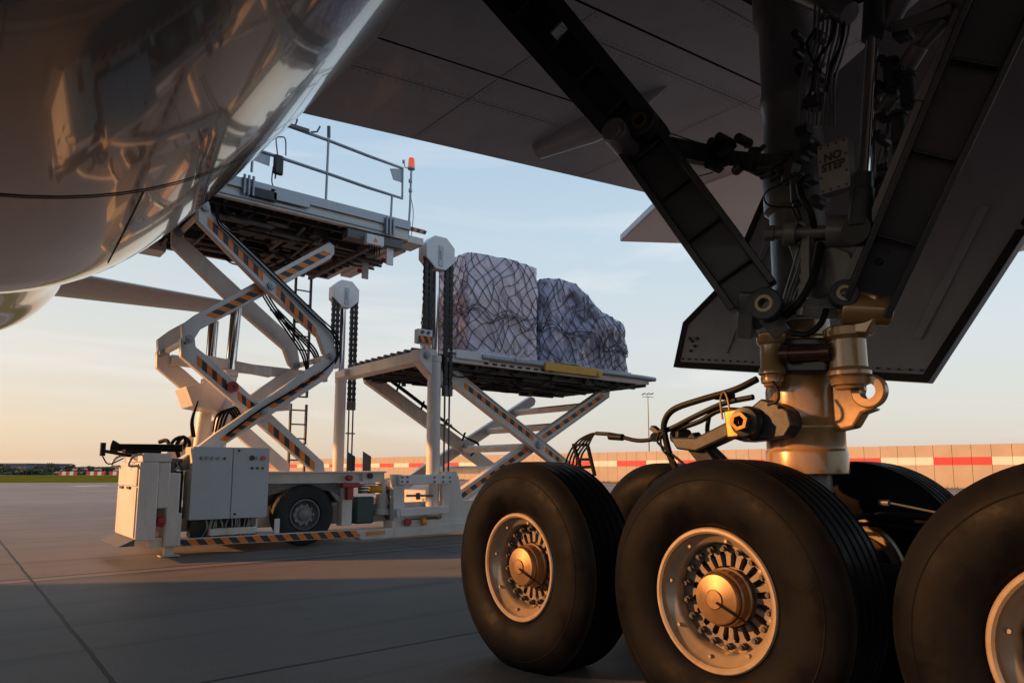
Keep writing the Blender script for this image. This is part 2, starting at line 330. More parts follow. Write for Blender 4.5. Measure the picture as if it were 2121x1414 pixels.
wb.build('panel',[CONC,GAPM],t,0); bandr.build('band',WRED,t,0); bandw.build('band',WWHT,t,0)
# grass tufts at wall foot
tf=M()
for i in range(9000):
    tt=rnd.uniform(W0,70)
    if noise.noise(Vector((tt*.35,0,0)))<-.12 and rnd.random()<.75: continue
    o_=abs(rnd.gauss(0,.35)); p=wall_pt(tt,0,.05+o_); h=rnd.uniform(.05,.26)*(1-min(o_,.8)*.6); a=rnd.uniform(0,PI); wv=Vector((math.cos(a),math.sin(a),0))*.02
    lean=Vector((rnd.uniform(-.1,.1),rnd.uniform(-.1,.1),h)); tf.add([p-wv,p+wv,p+lean],[(0,1,2)])
tag(tf.build('grass',BLADE,None,0),'dry grass tufts growing along the foot of the tan concrete wall','grass',kind='stuff')
# far shed
def far_box(name,x0,x1,d,dep,h,m,label,cat,z0=0,win=0):
    r_=thing(name,C((x0+x1)/2,d,z0),label,cat); q=[C(x0,d,z0),C(x1,d,z0),C(x1,d+dep,z0),C(x0,d+dep,z0)]
    mm=M(); mm.prism(q,(0,0,h)); mm.build('wall',m,r_,0)
    q=[C(x0-.5,d-.5,z0+h+.02),C(x1+.5,d-.5,z0+h+.02),C(x1+.5,d+dep+.5,z0+h+.02),C(x0-.5,d+dep+.5,z0+h+.02)]
    mm=M(); mm.prism(q,(0,0,.5)); mm.build('roof',UND2,r_,0)
    mm=M()
    for i in range(9):
        xx=x0+(x1-x0)*(i+.5)/9; mm.prism([C(xx-.3,d-.08,z0+.1),C(xx+.3,d-.08,z0+.1),C(xx+.3,d-.01,z0+.1),C(xx-.3,d-.01,z0+.1)],(0,0,h-.4))
    mm.build('cladding_rib',UND2,r_,0)
far_box('warehouse',-262,-221,310,30,2.5,BLDG,'long low blue-grey warehouse on the far left horizon','building',1.0)
# red and white barriers in the field
k=0
for px in (141,199,246):
    c=PZ(px,983.5,0); u=rgt
    r_=thing('barrier_block',c,'low red and white runway barrier beyond the grass, %s'%('leftmost of the row','middle one of the row','rightmost, half behind the loader housing')[k],'barrier','red and white barriers beyond the grass')
    for i in range(5):
        b_=M(); pr=[(-.25,0),(.25,0),(.2,.2),(.1,.8),(-.1,.8),(-.2,.2)]; x0=-2.1+i*.84
        b_.prism([c+u*x0+fwd*p+Vector((0,0,q)) for p,q in pr],u*.82); b_.build('barrier_segment',WWHT if i%2 else RED,r_,0)
    k+=1
# trees
def leaf_crown(c,rx,rz,n,seed,sz):
    r_=random.Random(seed); mm=M(); lobes=[(Vector((r_.uniform(-.6,.6)*rx,r_.uniform(-.6,.6)*rx,r_.uniform(-.5,.6)*rz)),r_.uniform(.35,.7)) for _ in range(7)]
    for i in range(n):
        lb,q=lobes[i%7]; d=Vector((r_.gauss(0,1),r_.gauss(0,1),r_.gauss(0,1))).normalized()*q*r_.uniform(.6,1)
        p=c+lb+Vector((d.x*rx,d.y*rx,d.z*rz)); a=Vector((r_.gauss(0,1),r_.gauss(0,1),r_.gauss(0,1))).normalized()*sz; b=a.orthogonal().normalized()*sz*.8
        mm.add([p-a,p+b,p+a,p-b],[(0,1,2,3)])
    return mm
tl=['','','']
ti=0
for px,py0,d,h,rx in ((6,984,165,4.5,4),(30,985,160,3.4,5),(52,984,162,2.6,5),(78,985,156,2.4,6),(95,984,158,3.6,3.6),(108,984,170,5.0,2.6),(118,983,175,4.2,3.5),(150,982,230,5.4,3),(176,981,225,3.0,2.2),(196,981,240,4.6,2.4),(226,982,178,3.4,3.0)):
    b_=C((px-CX)/FPX*d*1.0,d,0); h*=.52; rx*=.7
    where=['at the left frame edge below the blue-grey warehouse','reddish-brown one under the warehouse roof','low one at the foot of the warehouse','wide low one left of the barriers','rounded one above the grass left of the barriers','tallest one left of the red barriers','just left of the first red barrier','behind the red barriers','small one above the gap between the barriers','narrow one above the right-hand barriers','last before the loader cabinet'][ti]
    r_=thing('tree',b_,'distant dark tree, '+where,'tree','distant trees on the left horizon')
    m_=M(); m_.cyl(b_,b_+Vector((0,0,h*.6)),.18,.08,6)
    for kk in range(3): m_.cyl(b_+Vector((0,0,h*(.3+.1*kk))),b_+Vector((rnd.uniform(-.5,.5)*rx*.5,rnd.uniform(-.5,.5)*rx*.5,h*.75)),.07,.03,5)
    m_.build('trunk',BARK,r_)
    leaf_crown(b_+Vector((0,0,h*.6)),rx*.8,h*.5,700,ti,.24).build('crown',LEAF,r_,0)
    ti+=1
hd=M()
for i in range(5200):
    d=rnd.choice((158,260,420,430)); x=-d*rnd.uniform(.52,.80); zz={158:0,260:.2,420:1.6,430:2.2}[d]
    hh=.45*max(.1,(1.4+2.4*noise.noise(Vector((x*.09,d,0))))*(1 if d<300 else 1.0)); p=C(x,d+rnd.uniform(-3,3),zz+rnd.random()*hh); a=Vector((rnd.gauss(0,1),rnd.gauss(0,1),rnd.gauss(0,1))).normalized()*.45; b=a.orthogonal().normalized()*.4
    hd.add([p-a,p+b,p+a,p-b],[(0,1,2,3)])
tag(hd.build('hedgerow',LEAF,None,0),'long dark line of distant scrub and hedges between the grass and the horizon fields','hedge',kind='stuff')
# light mast
b_=C((1343-CX)/FPX*98,98,0); r_=thing('light_mast',b_,'tall thin floodlight mast beyond the concrete wall','light mast')
m_=M(); m_.cyl(b_,b_+Vector((0,0,11.6)),.16,.08,10); m_.build('pole',GALV,r_)
m_=M(); m_.beam(b_+rgt*-.8+Vector((0,0,11.5)),b_+rgt*.8+Vector((0,0,11.4)),.08,.08); m_.build('crossarm',GALV,r_)
for x in (-.6,.0,.55):
    m_=M(); c=b_+rgt*x+Vector((0,0,11.85)); m_.beam(c-rgt*.24-fwd*.1-Vector((0,0,.06)),c+rgt*.24+Vector((0,0,.12)),.3,.14,fwd); m_.build('lamp_head',UND2,r_,0,.01)
# ============================================================ AIRCRAFT
air=thing('cargo_airliner',(-.3,2,0),'large grey airliner seen from below, glossy belly, wing and main landing gear over the apron','aircraft')
def sect(Y,xc,zb,r,n=96,bump=0):
    zc=HC+zb+r; return [Vector((xc+r*math.sin(a),Y,zc-r*math.cos(a))) for a in [2*PI*i/n-PI for i in range(n)]]
def loft(name,secs,m,caps=True,ex=0):
    mm=M(); n=96; vs=[]
    for (Y,zb,r) in secs: vs+=sect(Y,-.3,zb-ex,r+ex,n)
    fs=[]
    for j in range(len(secs)-1):
        for i in range(n): fs.append((j*n+i,j*n+(i+1)%n,(j+1)*n+(i+1)%n,(j+1)*n+i))
    if caps: fs+=[tuple(range(n)),tuple(range((len(secs)-1)*n,len(secs)*n))]
    mm.add(vs,fs); return mm.build(name,m,air,50)
def cubic(keys,ys):
    out=[]
    for y in ys:
        for i in range(len(keys)-1):
            if keys[i][0]<=y<=keys[i+1][0]: break
        k0=keys[max(i-1,0)]; k1=keys[i]; k2=keys[i+1]; k3=keys[min(i+2,len(keys)-1)]; t=(y-k1[0])/(k2[0]-k1[0]); r=[y]
        for c in (1,2):
            h=k2[0]-k1[0]; m1=(k2[c]-k0[c])/(k2[0]-k0[0]) if k2[0]!=k0[0] else 0; m2=(k3[c]-k1[c])/(k3[0]-k1[0])
            r.append((2*t**3-3*t*t+1)*k1[c]+(t**3-2*t*t+t)*h*m1+(-2*t**3+3*t*t)*k2[c]+(t**3-t*t)*h*m2)
        out.append(tuple(r))
    return out
ya=[-32+i*1.0 for i in range(33)]+[.5*i+.5 for i in range(10)]+[5.87]
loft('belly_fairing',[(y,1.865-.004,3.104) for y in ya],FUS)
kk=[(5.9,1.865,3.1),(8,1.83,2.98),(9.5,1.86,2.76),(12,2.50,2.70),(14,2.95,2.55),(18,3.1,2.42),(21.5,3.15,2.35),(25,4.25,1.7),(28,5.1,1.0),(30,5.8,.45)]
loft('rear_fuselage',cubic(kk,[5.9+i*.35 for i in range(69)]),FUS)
# seam strip
mm=M(); n=96; a=sect(5.868,-.3,1.865-.012,3.112,n); b=sect(5.905,-.3,1.865-.012,3.112,n)
mm.add(a+b,[(i,(i+1)%n,n+(i+1)%n,n+i) for i in range(n)]); mm.build('seam_seal',GAPM,air,50)
# access panel outlines on the belly
def belly_pt(x,Y,lift=.003):
    for i in range(len(kk)-1):
        if kk[i][0]<=Y<=kk[i+1][0]: break
    if Y<5.9: zb,r=1.861,3.104
    else: c_=cubic(kk,[Y])[0]; zb,r=c_[1],c_[2]
    zc=HC+zb+r; rr=r+lift; return Vector((x,Y,zc-math.sqrt(max(0,rr*rr-(x+.3)**2))))
def belly_line(pts,wd=.006):
    mm=M(); P=[]
    for (x0,y0),(x1,y1) in zip(pts[:-1],pts[1:]):
        for i in range(14): t=i/14; P.append((x0+(x1-x0)*t,y0+(y1-y0)*t))
    P.append(pts[-1])
    for i in range(len(P)-1):
        a=belly_pt(*P[i]); b=belly_pt(*P[i+1]); d=(b-a).normalized(); nrm=Vector((a.x+.3,0,a.z-(HC+5))).normalized(); t=d.cross(nrm).normalized()*wd
        mm.add([a-t,b-t,b+t,a+t],[(0,1,2,3)])
    return mm
belly_line([(1.05,5.95),(1.22,8.6)],.008).build('panel_seam',GAPM,air,0)
# horizontal stabilizer
def foil(secs,name,m,parent=air):   # secs: (X, Yle, Yte, z, thick) airfoil lofts along X
    mm=M(); pr=[]; 
    for t in [0,.02,.06,.14,.28,.45,.65,.85,1.0]: pr.append((t,1.0*(math.sqrt(t)*1.35-t*.55-t*t*.8)*.5 if t<1 else .015))
    up=[(t,h) for t,h in pr]; dn=[(t,-h) for t,h in pr[::-1][:-1]]; P=up+dn; n=len(P); vs=[]
    for X,yl,yt,z,th in secs:
        for t,h in P: vs.append((X,yl+(yt-yl)*t,z+h*th*1.3))
    fs=[]
    for j in range(len(secs)-1):
        for i in range(n): fs.append((j*n+i,j*n+(i+1)%n,(j+1)*n+(i+1)%n,(j+1)*n+i))
    fs+=[tuple(range(n)),tuple(range((len(secs)-1)*n,len(secs)*n))]
    mm.add(vs,fs); return mm.build(name,m,parent,50)
foil([(.5,22.6,26.4,6.72,.55),(7.6,24.1,26.2,6.85,.32)],'horizontal_stabilizer',STAB)
# wing: under-skin panels with real gaps, dark structure above
def wz(X,Y): return HC+3.4+.107*(X-2.4)-.05*((Y-6.2)/6)**2*6*(1 if Y<6.2 else 0)*.3
def wtop(X,Y): return wz(X,Y)+.05+.9*min(1,max(0,(6.2-Y)/7))
HX0,HX1,HY0,HY1=2.9,5.3,-2.5,2.72
wg=M()
xs=[-.2,HX0,HX1,7.9]; ys=[-6.5,HY0,HY1,3.42,3.445,4.655,4.68,6.2]
def quadz(x0,x1,y0,y1,fn,mi=0,nseg=4):
    for i in range(nseg):
        for j in range(nseg):
            X0=x0+(x1-x0)*i/nseg; X1=x0+(x1-x0)*(i+1)/nseg; Y0=y0+(y1-y0)*j/nseg; Y1=y0+(y1-y0)*(j+1)/nseg
            wg.add([(X0,Y0,fn(X0,Y0)),(X1,Y0,fn(X1,Y0)),(X1,Y1,fn(X1,Y1)),(X0,Y1,fn(X0,Y1))],[(0,1,2,3)],mi)
for i in range(3):
    for j in range(7):
        if i==1 and j==1: continue
        if j in (3,5): quadz(xs[i],xs[i+1],ys[j],ys[j+1],lambda x,y:wz(x,y)+.03,1,2); continue
        quadz(xs[i],xs[i+1],ys[j],ys[j+1],wz)
for i in range(3):
    for yy in (3.42,3.445,4.655,4.68): wg.add([(xs[i],yy,wz(xs[i],yy)),(xs[i+1],yy,wz(xs[i+1],yy)),(xs[i+1],yy,wz(xs[i+1],yy)+.03),(xs[i],yy,wz(xs[i],yy)+.03)],[(0,1,2,3)],1)
quadz(-.2,7.9,-6.5,6.2,wtop,0,8)
wg.add([(-.2,6.2,wz(-.2,6.2)),(7.9,6.2,wz(7.9,6.2)),(7.9,6.2,wtop(7.9,6.2)),(-.2,6.2,wtop(-.2,6.2))],[(0,1,2,3)])
# bay walls
for (xa,ya_,xb,yb) in ((HX0,HY0,HX1,HY0),(HX1,HY0,HX1,HY1),(HX1,HY1,HX0,HY1),(HX0,HY1,HX0,HY0)):
    wg.add([(xa,ya_,wz(xa,ya_)),(xb,yb,wz(xb,yb)),(xb,yb,wz(xb,yb)+.75),(xa,ya_,wz(xa,ya_)+.75)],[(0,1,2,3)],1)
wing=wg.build('wing',[WING,GAPM],air,30)
bay=M(); bay.bx(HX0+.01,HX1-.01,HY0+.01,HY1-.01,HC+3.95,HC+4.0)
for i in range(7): bay.bx(HX0+.02,HX1-.02,-2.2+i*.7,-2.16+i*.7,HC+3.75,HC+3.94)
for i in range(12): 
    x=HX0+.2+i*.18; bay.cyl((x,HY0+.05,HC+3.7+.03*(i%3)),(x,HY1-.05,HC+3.72+.03*(i%2)),.018,n=8)
bay.build('wheel_bay',UND,air)
# outer wing
ow=M()
pA=Vector((7.92,6.2,HC+3.99)); pB=Vector((9.2,8.3,HC+4.13)); pC=Vector((28.9,7.4,HC+7.7)); pD=Vector((30,-5,HC+7.9)); pE=Vector((7.92,-6.5,HC+3.80))
ow.prism([pA,pB,pC,pD,pE],(0,0,.14))
ow.build('outer_wing',mat('outer_wing_paint',(.58,.62,.70),.4,0,.08,1,spec=.2),air,30,.03)
# riveted seams on the under-skin: thin raised strips
sl=M()
def wing_strip(x0,y0,x1,y1,wd=.006,n_=12):
    d=Vector((x1-x0,y1-y0,0)).normalized(); t=Vector((-d.y,d.x,0))*wd
    for i in range(n_):
        a=(x0+(x1-x0)*i/n_,y0+(y1-y0)*i/n_); b=(x0+(x1-x0)*(i+1)/n_,y0+(y1-y0)*(i+1)/n_)
        A=Vector((a[0],a[1],wz(*a)-.004)); B=Vector((b[0],b[1],wz(*b)-.004)); sl.add([A-t,B-t,B+t,A+t],[(0,1,2,3)])
wing_strip(2,3.75,7.8,3.75,.003); wing_strip(2,5.15,7.8,5.15,.003); wing_strip(3.6,3.45,3.6,6.15,.003); wing_strip(6.1,3.45,6.1,6.15,.003); wing_strip(3.0,2.85,7.8,2.85,.003); wing_strip(5.9,-1,5.9,3.4,.003)
sl.build('skin_seam',GAPM,wing,0)
rv=M()
for (x0,y0,x1,y1) in ((2,3.80,7.8,3.80),(2,3.70,7.8,3.70),(2,5.10,7.8,5.10),(2,5.20,7.8,5.20),(3.0,2.90,7.8,2.90),(5.95,0,5.95,3.4),(5.85,0,5.85,3.4),(6.05,3.5,6.05,6.1),(3.65,3.5,3.65,6.1)):
    nn=int(math.hypot(x1-x0,y1-y0)/.07)
    for i in range(nn):
        x=x0+(x1-x0)*i/nn; y=y0+(y1-y0)*i/nn; z=wz(x,y)-.003; r=.0052; rv.add([(x-r,y-r,z),(x+r,y-r,z),(x+r,y+r,z),(x-r,y+r,z)],[(0,1,2,3)])
tag(rv.build('rivet',GAPM,wing,0),kind='stuff')
# flap track fairings
def canoe(x,y0,y1,hw,dp,blunt,m=WING,zoff=0,xs_=0):
    mm=M(); n=20; N_=26; vs=[]
    for j in range(N_+1):
        t=j/N_; s=(math.sin(PI*min(1,t*1.0)**.75*.5) if t<.5 or blunt else math.sin(PI*t**.75)) if blunt else max(.001,math.sin(PI*t))**.8
        if blunt: s=max(.02,math.sin(min(1,t/.55)*PI/2))*(1-.35*max(0,(t-.55)/.45))
        Y=y0+(y1-y0)*t; X=x+xs_*t; zc=wz(X,min(Y,6.2))+.02+zoff
        for i in range(n): a=2*PI*i/n; vs.append((X+hw*s*math.cos(a),Y,zc+dp*s*math.sin(a)*(1 if math.sin(a)<0 else .2)))
    fs=[]
    for j in range(N_):
        for i in range(n): fs.append((j*n+i,j*n+(i+1)%n,(j+1)*n+(i+1)%n,(j+1)*n+i))
    fs+=[tuple(range(n)),tuple(range(N_*n,(N_+1)*n))]
    mm.add(vs,fs); return mm.build('flap_track_fairing',m,air,40)
canoe(5.1,3.9,5.7,.165,.25,True,xs_=-.12)
# ---------------- wheels (axle along X, inboard face towards -X), authored at origin
def aircraft_wheel():
    W=M(); # rim barrel + flange (child 'rim'), web = wheel itself
    # web with slots
    NS=20; rr=[.105,.136,.146,.158,.170,.183,.194,.200,.212,.256]; aa=[-.5,-.27,-.2,-.1,0,.1,.2,.27,.5]
    wx=-.062
    def wp(j,ns,k,dx): 
        an=2*PI*(ns+aa[k]+.5)/NS; r=rr[j]; x=wx+dx+(.03 if r<.14 else 0)
        return (x,r*math.cos(an),r*math.sin(an))
    for ns_ in range(NS):
        for k in range(8):
            for j in range(9):
                solid=not(2<=j+0<=6 and 1<=k<=6) and not (j in(1,7) and 2<=k<=5)
                if solid: W.add([wp(j,ns_,k,0),wp(j+1,ns_,k,0),wp(j+1,ns_,k+1,0),wp(j,ns_,k+1,0)],[(0,1,2,3)])
                # slot walls
        for k in (1,7):
            for j in range(2,7): W.add([wp(j,ns_,k,0),wp(j+1,ns_,k,0),wp(j+1,ns_,k,.03),wp(j,ns_,k,.03)],[(0,1,2,3)])
    W.lathe([(.256,wx),(.256,wx-.02)],n=80)
    wheel=W.build('wheel',RIMW,air,30)
    rim=M()
    rim.lathe([(.256,-.06),(.257,-.118),(.262,-.132),(.270,-.140),(.299,-.168),(.303,-.176),(.305,-.198),(.315,-.206),(.328,-.206),(.334,-.198),(.334,-.17),(.32,-.15),(.32,.15),(.334,.17),(.334,.2),(.32,.206),(.30,.19),(.27,.12),(.10,.06),(.05,.06)],n=80)
    for i in range(8):   # small balance lugs
        a=2*PI*i/8+.2; c=Vector((-.146,.277*math.cos(a),.277*math.sin(a))); rim.cyl(c,c+Vector((-.018,0,0)),.009,n=6)
    rim.build('rim',RIM,wheel,30)
    dk=M(); dk.lathe([(.06,-.03),(.30,-.03)],n=48); dk.build('brake_pack',GAPM,wheel,0)
    bl=M()
    for i in range(18):
        a=2*PI*(i+.5)/18; c=Vector((wx-.002,.230*math.cos(a),.230*math.sin(a))); bl.cyl(c,c+Vector((-.03,0,0)),.0175,n=6); bl.cyl(c+Vector((-.03,0,0)),c+Vector((-.045,0,0)),.010,n=10)
    bl.each('bolt',UND,wheel,30,0,2)
    hb=M(); hb.lathe([(.138,-.07),(.138,-.085),(.130,-.09),(.130,-.140),(.124,-.146),(.121,-.140),(.118,-.146),(.118,-.168),(.112,-.176),(.047,-.187),(.045,-.184),(.042,-.184),(.042,-.193),(.0,-.194)],n=48); hb.build('hub_cap',HUB,wheel,30)
    cb=M(); cb.tube([(-.200,-.02,-.01),(-.196,-.06,-.03),(-.188,-.10,-.05),(-.15,-.14,-.085),(-.13,-.19,-.13)],.006,6); cb.build('sensor_cable',HOSE,wheel)
    ty=M(); Rt=.66
    pr=[(.330,-.165),(.338,-.190),(.352,-.206),(.375,-.220),(.41,-.235),(.45,-.243),(.49,-.246),(.53,-.243),(.565,-.234),(.594,-.220),(.618,-.202),(.634,-.185),(.6455,-.170)]
    gro=[(-.150),(-.09),(-.03),(.03),(.09),(.150)]
    pr2=[]
    def rad(a): return Rt-.30*(a*a)*1.0/ (1)*1.5*.3
    for gx in gro: pr2+=[(rad(gx)-.001,gx-.011),(rad(gx)-.011,gx-.007),(rad(gx)-.011,gx+.007),(rad(gx)-.001,gx+.011)]
    pr=pr+pr2+[(r,-a) for r,a in pr[::-1]]
    # fine mould rings on the sidewall
    ty.lathe(pr,n=128)
    for r0 in (.56,):
        aa_=[-.229,-.2365,-.217][[.395,.56,.60].index(r0)]
        ty.lathe([(r0-.004,aa_),(r0,aa_-.0012),(r0+.004,aa_+.001)],n=128)
    o=ty.build('tyre',TYRE,wheel,28); 
    # flatten at the ground
    for v in o.data.vertices:
        if v.co.z<-.611: 
            v.co.z=-.611+ (v.co.z+.611)*.02; v.co.x*=1.03
    return wheel
wh=aircraft_wheel()
AXZ=.613; WXI=3.03; WXO=WXI+1.36; WY=[3.46,2.01,.56]
wh.location=Vector((WXI,WY[0],AXZ))-air.location
base=wh.location.copy()
def put_wheel(x,y,rx):
    c=copy_tree(wh,air,(0,0,0)); c.location=Vector((x,y,AXZ))-air.location; c.rotation_euler=(0,0,0)
    for ch in c.children: pass
    return c
for j in (1,2): put_wheel(WXI,WY[j],0)
for j in (0,1,2):
    c=put_wheel(WXO,WY[j],0); c.rotation_euler=(0,0,PI)
GX=(WXI+WXO)/2+.05; GY=WY[1]
# bogie beam and axles
m_=M(); m_.cyl((GX,WY[0]+.2,AXZ),(GX,WY[2]-.2,AXZ),.13,n=24); 
for y in WY: m_.cyl((WXI+.05,y,AXZ),(WXO-.05,y,AXZ),.075,n=20); m_.cyl((WXI+.12,y,AXZ),(WXI+.34,y,AXZ),.23,n=28); m_.cyl((WXO-.34,y,AXZ),(WXO-.12,y,AXZ),.23,n=28)
m_.build('bogie_beam',GDARK,air,35,.01)
# brake rods & small valves between wheels (seen in gap right of the strut)
m_=M()
for y in WY[:2]:
    m_.tube([(GX+.3,y,AXZ+.3),(GX+.2,y-.3,AXZ+.36),(GX+.25,y-.8,AXZ+.34),(GX+.35,y-1.2,AXZ+.25)],.018,8); m_.tube([(GX+.36,y+.05,AXZ+.28),(GX+.28,y-.35,AXZ+.3),(GX+.3,y-.9,AXZ+.22)],.012,8)
m_.build('brake_line',HOSE,air)
m_=M(); c=PX(1822,1040,4.0); m_.cyl(c,c+Vector((0,-.05,.0)),.018,n=12); m_.cyl(c+Vector((0,-.05,0)),c+Vector((.05,-.3,-.05)),.006,n=8); m_.build('brake_valve',GGREY,air)
# shock strut
def ringset(cx,cy,prof,n=64): 
    mm=M(); mm.lathe([(r,z) for r,z in prof],(cx,cy,0),(0,0,1),n); return mm
zz=lambda py,X=GX:PX(1688,py,X).z
z_low=zz(982); 
prof=[(0.02,z_low),(.216,z_low),(.222,z_low+.006),(.222,zz(938)),(.219,zz(933)),(.212,zz(930)),(.212,zz(894)),(.220,zz(889)),(.220,zz(883)),(.209,zz(878)),(.206,zz(860)),(.206,zz(838)),(.206,zz(810)),(.20,zz(795)),(.19,zz(780)),(.175,zz(740)),(.17,zz(700)),(.168,zz(640))]
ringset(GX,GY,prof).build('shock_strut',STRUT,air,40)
m_=ringset(GX,GY,[(.13,AXZ),(.13,z_low+.05)],40); m_.build('piston',GGREY,air)
prof=[(.168,zz(640)),(.175,zz(630)),(.175,zz(600)),(.155,zz(590)),(.155,zz(430)),(.185,zz(420)),(.185,zz(330)),(.17,zz(320)),(.17,zz(200)),(.178,zz(195)),(.178,zz(170)),(.17,zz(165)),(.17,zz(20)),(.2,zz(0)),(.2,4.9),(.02,4.9)]
ringset(GX+.03,GY,prof).build('upper_strut',GGREY,air,40)
# pipes running down the strut
m_=M()
for i in range(9):
    x=1652+i*9; X_=3.45+.012*i
    m_.tube([PX(x+38,-40,X_),PX(x+34,60,X_),PX(x+22,110,X_),PX(x+8+rnd.uniform(-6,6),170,X_),PX(x+4,260,X_)],.0075,6)
for i in range(8):
    x=1622+i*7; m_.tube([PX(x+36,500,3.5),PX(x+22+rnd.uniform(-5,5),560,3.48),PX(x+4,610,3.45),PX(x-6,655,3.45)],.0065,6)
for i in range(7):
    y=622+i*6; m_.tube([PX(1615,y+14,3.42),PX(1640,y+2,3.42),PX(1690,y,3.44),PX(1735,y-2,3.5)],.007,6)
for i in range(9):
    x=1808+i*8; m_.tube([PX(x,190+i*6,3.62),PX(x+rnd.uniform(-14,14),260,3.6),PX(x-12,330,3.6),PX(x-20+rnd.uniform(-8,8),400,3.62),PX(x-30,470,3.62)],.006,6)
m_.each('hydraulic_pipe',GGREY,air)
m_=M()
m_.tube([PX(1700,505,3.5),PX(1690,560,3.44),PX(1660,620,3.40),PX(1625,655,3.40)],.020,10)
m_.tube([PX(1712,640,3.45),PX(1700,670,3.42),PX(1672,692,3.4),PX(1640,690,3.4)],.016,10)
m_.tube([PX(1655,380,3.42),PX(1662,410,3.38),PX(1680,440,3.40),PX(1686,470,3.45)],.018,10)
m_.tube([PX(1690,60,3.4),PX(1672,90,3.38),PX(1680,120,3.38),PX(1700,150,3.45)],.008,8)
m_.tube([PX(1730,20,3.5),PX(1722,80,3.5),PX(1690,130,3.45),PX(1682,180,3.45),PX(1660,230,3.5)],.009,8)
m_.tube([PX(1750,20,3.5),PX(1742,90,3.5),PX(1722,140,3.45),PX(1712,190,3.45)],.009,8)
for (a,b,c,d) in (((1630,375),(1585,400),(1592,425),(1640,430)),((1640,430),(1650,450),(1660,455),(1652,432))): m_.tube([PX(*q,3.4) for q in (a,b,c,d)],.005,6)
m_.each('hose',HOSE,air)
# clamps, valve blocks and junction clutter on the strut
m_=M(); rr=random.Random(3)
for i in range(60):
    x=rr.choice((rr.uniform(1640,1700),rr.uniform(1800,1870))); y=rr.uniform(60,560); X_=rr.uniform(3.46,3.62); c=PX(x,y,X_); s_=rr.uniform(.015,.045)
    if rr.random()<.5: m_.bx(c.x-.02,c.x+.06,c.y-s_,c.y+s_,c.z-s_*.6,c.z+s_*.6)
    else: m_.cyl(c+Vector((-.03,0,0)),c+Vector((.05,0,0)),s_*.8,n=10)
for x,y in ((1632,350),(1650,395),(1845,160),(1862,270),(1880,190)):
    c=PX(x,y,3.5); m_.cyl(c+Vector((0,0,-.07)),c+Vector((0,0,.07)),.035,n=14); m_.cyl(c+Vector((0,0,.07)),c+Vector((0,0,.09)),.045,n=14); m_.cyl(c+Vector((0,0,-.09)),c+Vector((0,0,-.07)),.025,n=10)
m_.each('valve_block',GDARK,air,35,.003)
# NO STEP box
c0=PX(1692,305,3.40); c1=PX(1762,385,3.40)
y0,y1=c1.y,c0.y; z0,z1=c1.z,c0.z+.0
bxo=M(); bxo.bx(3.40,3.47,y0,y1,z0,z1); bo=bxo.build('junction_box',mat('junction_box_paint',(.17,.18,.195),.5,0,.1,9),air,35,.006)
m_=M()
for i in range(4):
    for j in (0,1):
        yy=y0+.02+(y1-y0-.04)*i/3; zq=(z0+.015,z1-.015)[j]; m_.cyl((3.393,yy,zq),(3.402,yy,zq),.006,n=8)
for j in (1,2):
    for i in (0,1): yy=(y0+.015,y1-.015)[i]; zq=z0+(z1-z0)*j/3; m_.cyl((3.393,yy,zq),(3.402,yy,zq),.006,n=8)
m_.each('screw',UND,bo)
yc=(y0+y1)/2; wbx=y1-y0
tm=text_mesh('NO\nSTEP',.058,(3.3965,yc,z0+(z1-z0)*.60),(0,-1,0),(0,0,1)); tm.build('lettering',INK,bo,0)
# chrome actuator
a=PX(1816,-60,3.42); b=PX(1788,372,3.42); m_=M(); m_.cyl(a,b,.032,n=24); m_.build('actuator_rod',CHROME,air)
d=(b-a).normalized(); m_=M(); m_.cyl(a+d*.0,a+d*((PX(1812,80,3.42)-a).length),.052,n=24); m_.cyl(b-d*.03,b+d*.05,.05,n=24); m_.cyl(b+d*.05,PX(1781,470,3.42),.058,n=24)
e=PX(1780,480,3.42); m_.cyl(e+Vector((-.04,0,0)),e+Vector((.12,0,0)),.075,n=24); m_.each('retraction_actuator',GDARK,air,35,.004)
# pivot pin and lugs beneath
p0=PX(1604,483,3.40); p1=PX(1725,480,3.52); m_=M(); m_.cyl(p0,p1,.034,n=24); dd=(p1-p0).normalized(); m_.cyl(p0-dd*.05,p0,.045,n=8); m_.cyl(p0+dd*.05,p0+dd*.11,.068,n=24); m_.cyl(p1-dd*.03,p1+dd*.10,.085,n=28)
m_.build('pivot_pin',GGREY,air,35,.004)
m_=M(); m_.prism([PX(x,y,3.52) for x,y in ((1628,500),(1700,500),(1760,520),(1775,560),(1720,610),(1690,620),(1660,590))],(.08,0,0)); m_.build('trunnion_bracket',GGREY,air,35,.012)
m_=M(); m_.beam(PX(1672,480,3.48),PX(1672,650,3.48),.05,.05,(1,0,0)); m_.beam(PX(1668,590,3.44),PX(1662,655,3.44),.07,.04,(1,0,0)); m_.build('sensor_arm',GGREY,air,35,.004)
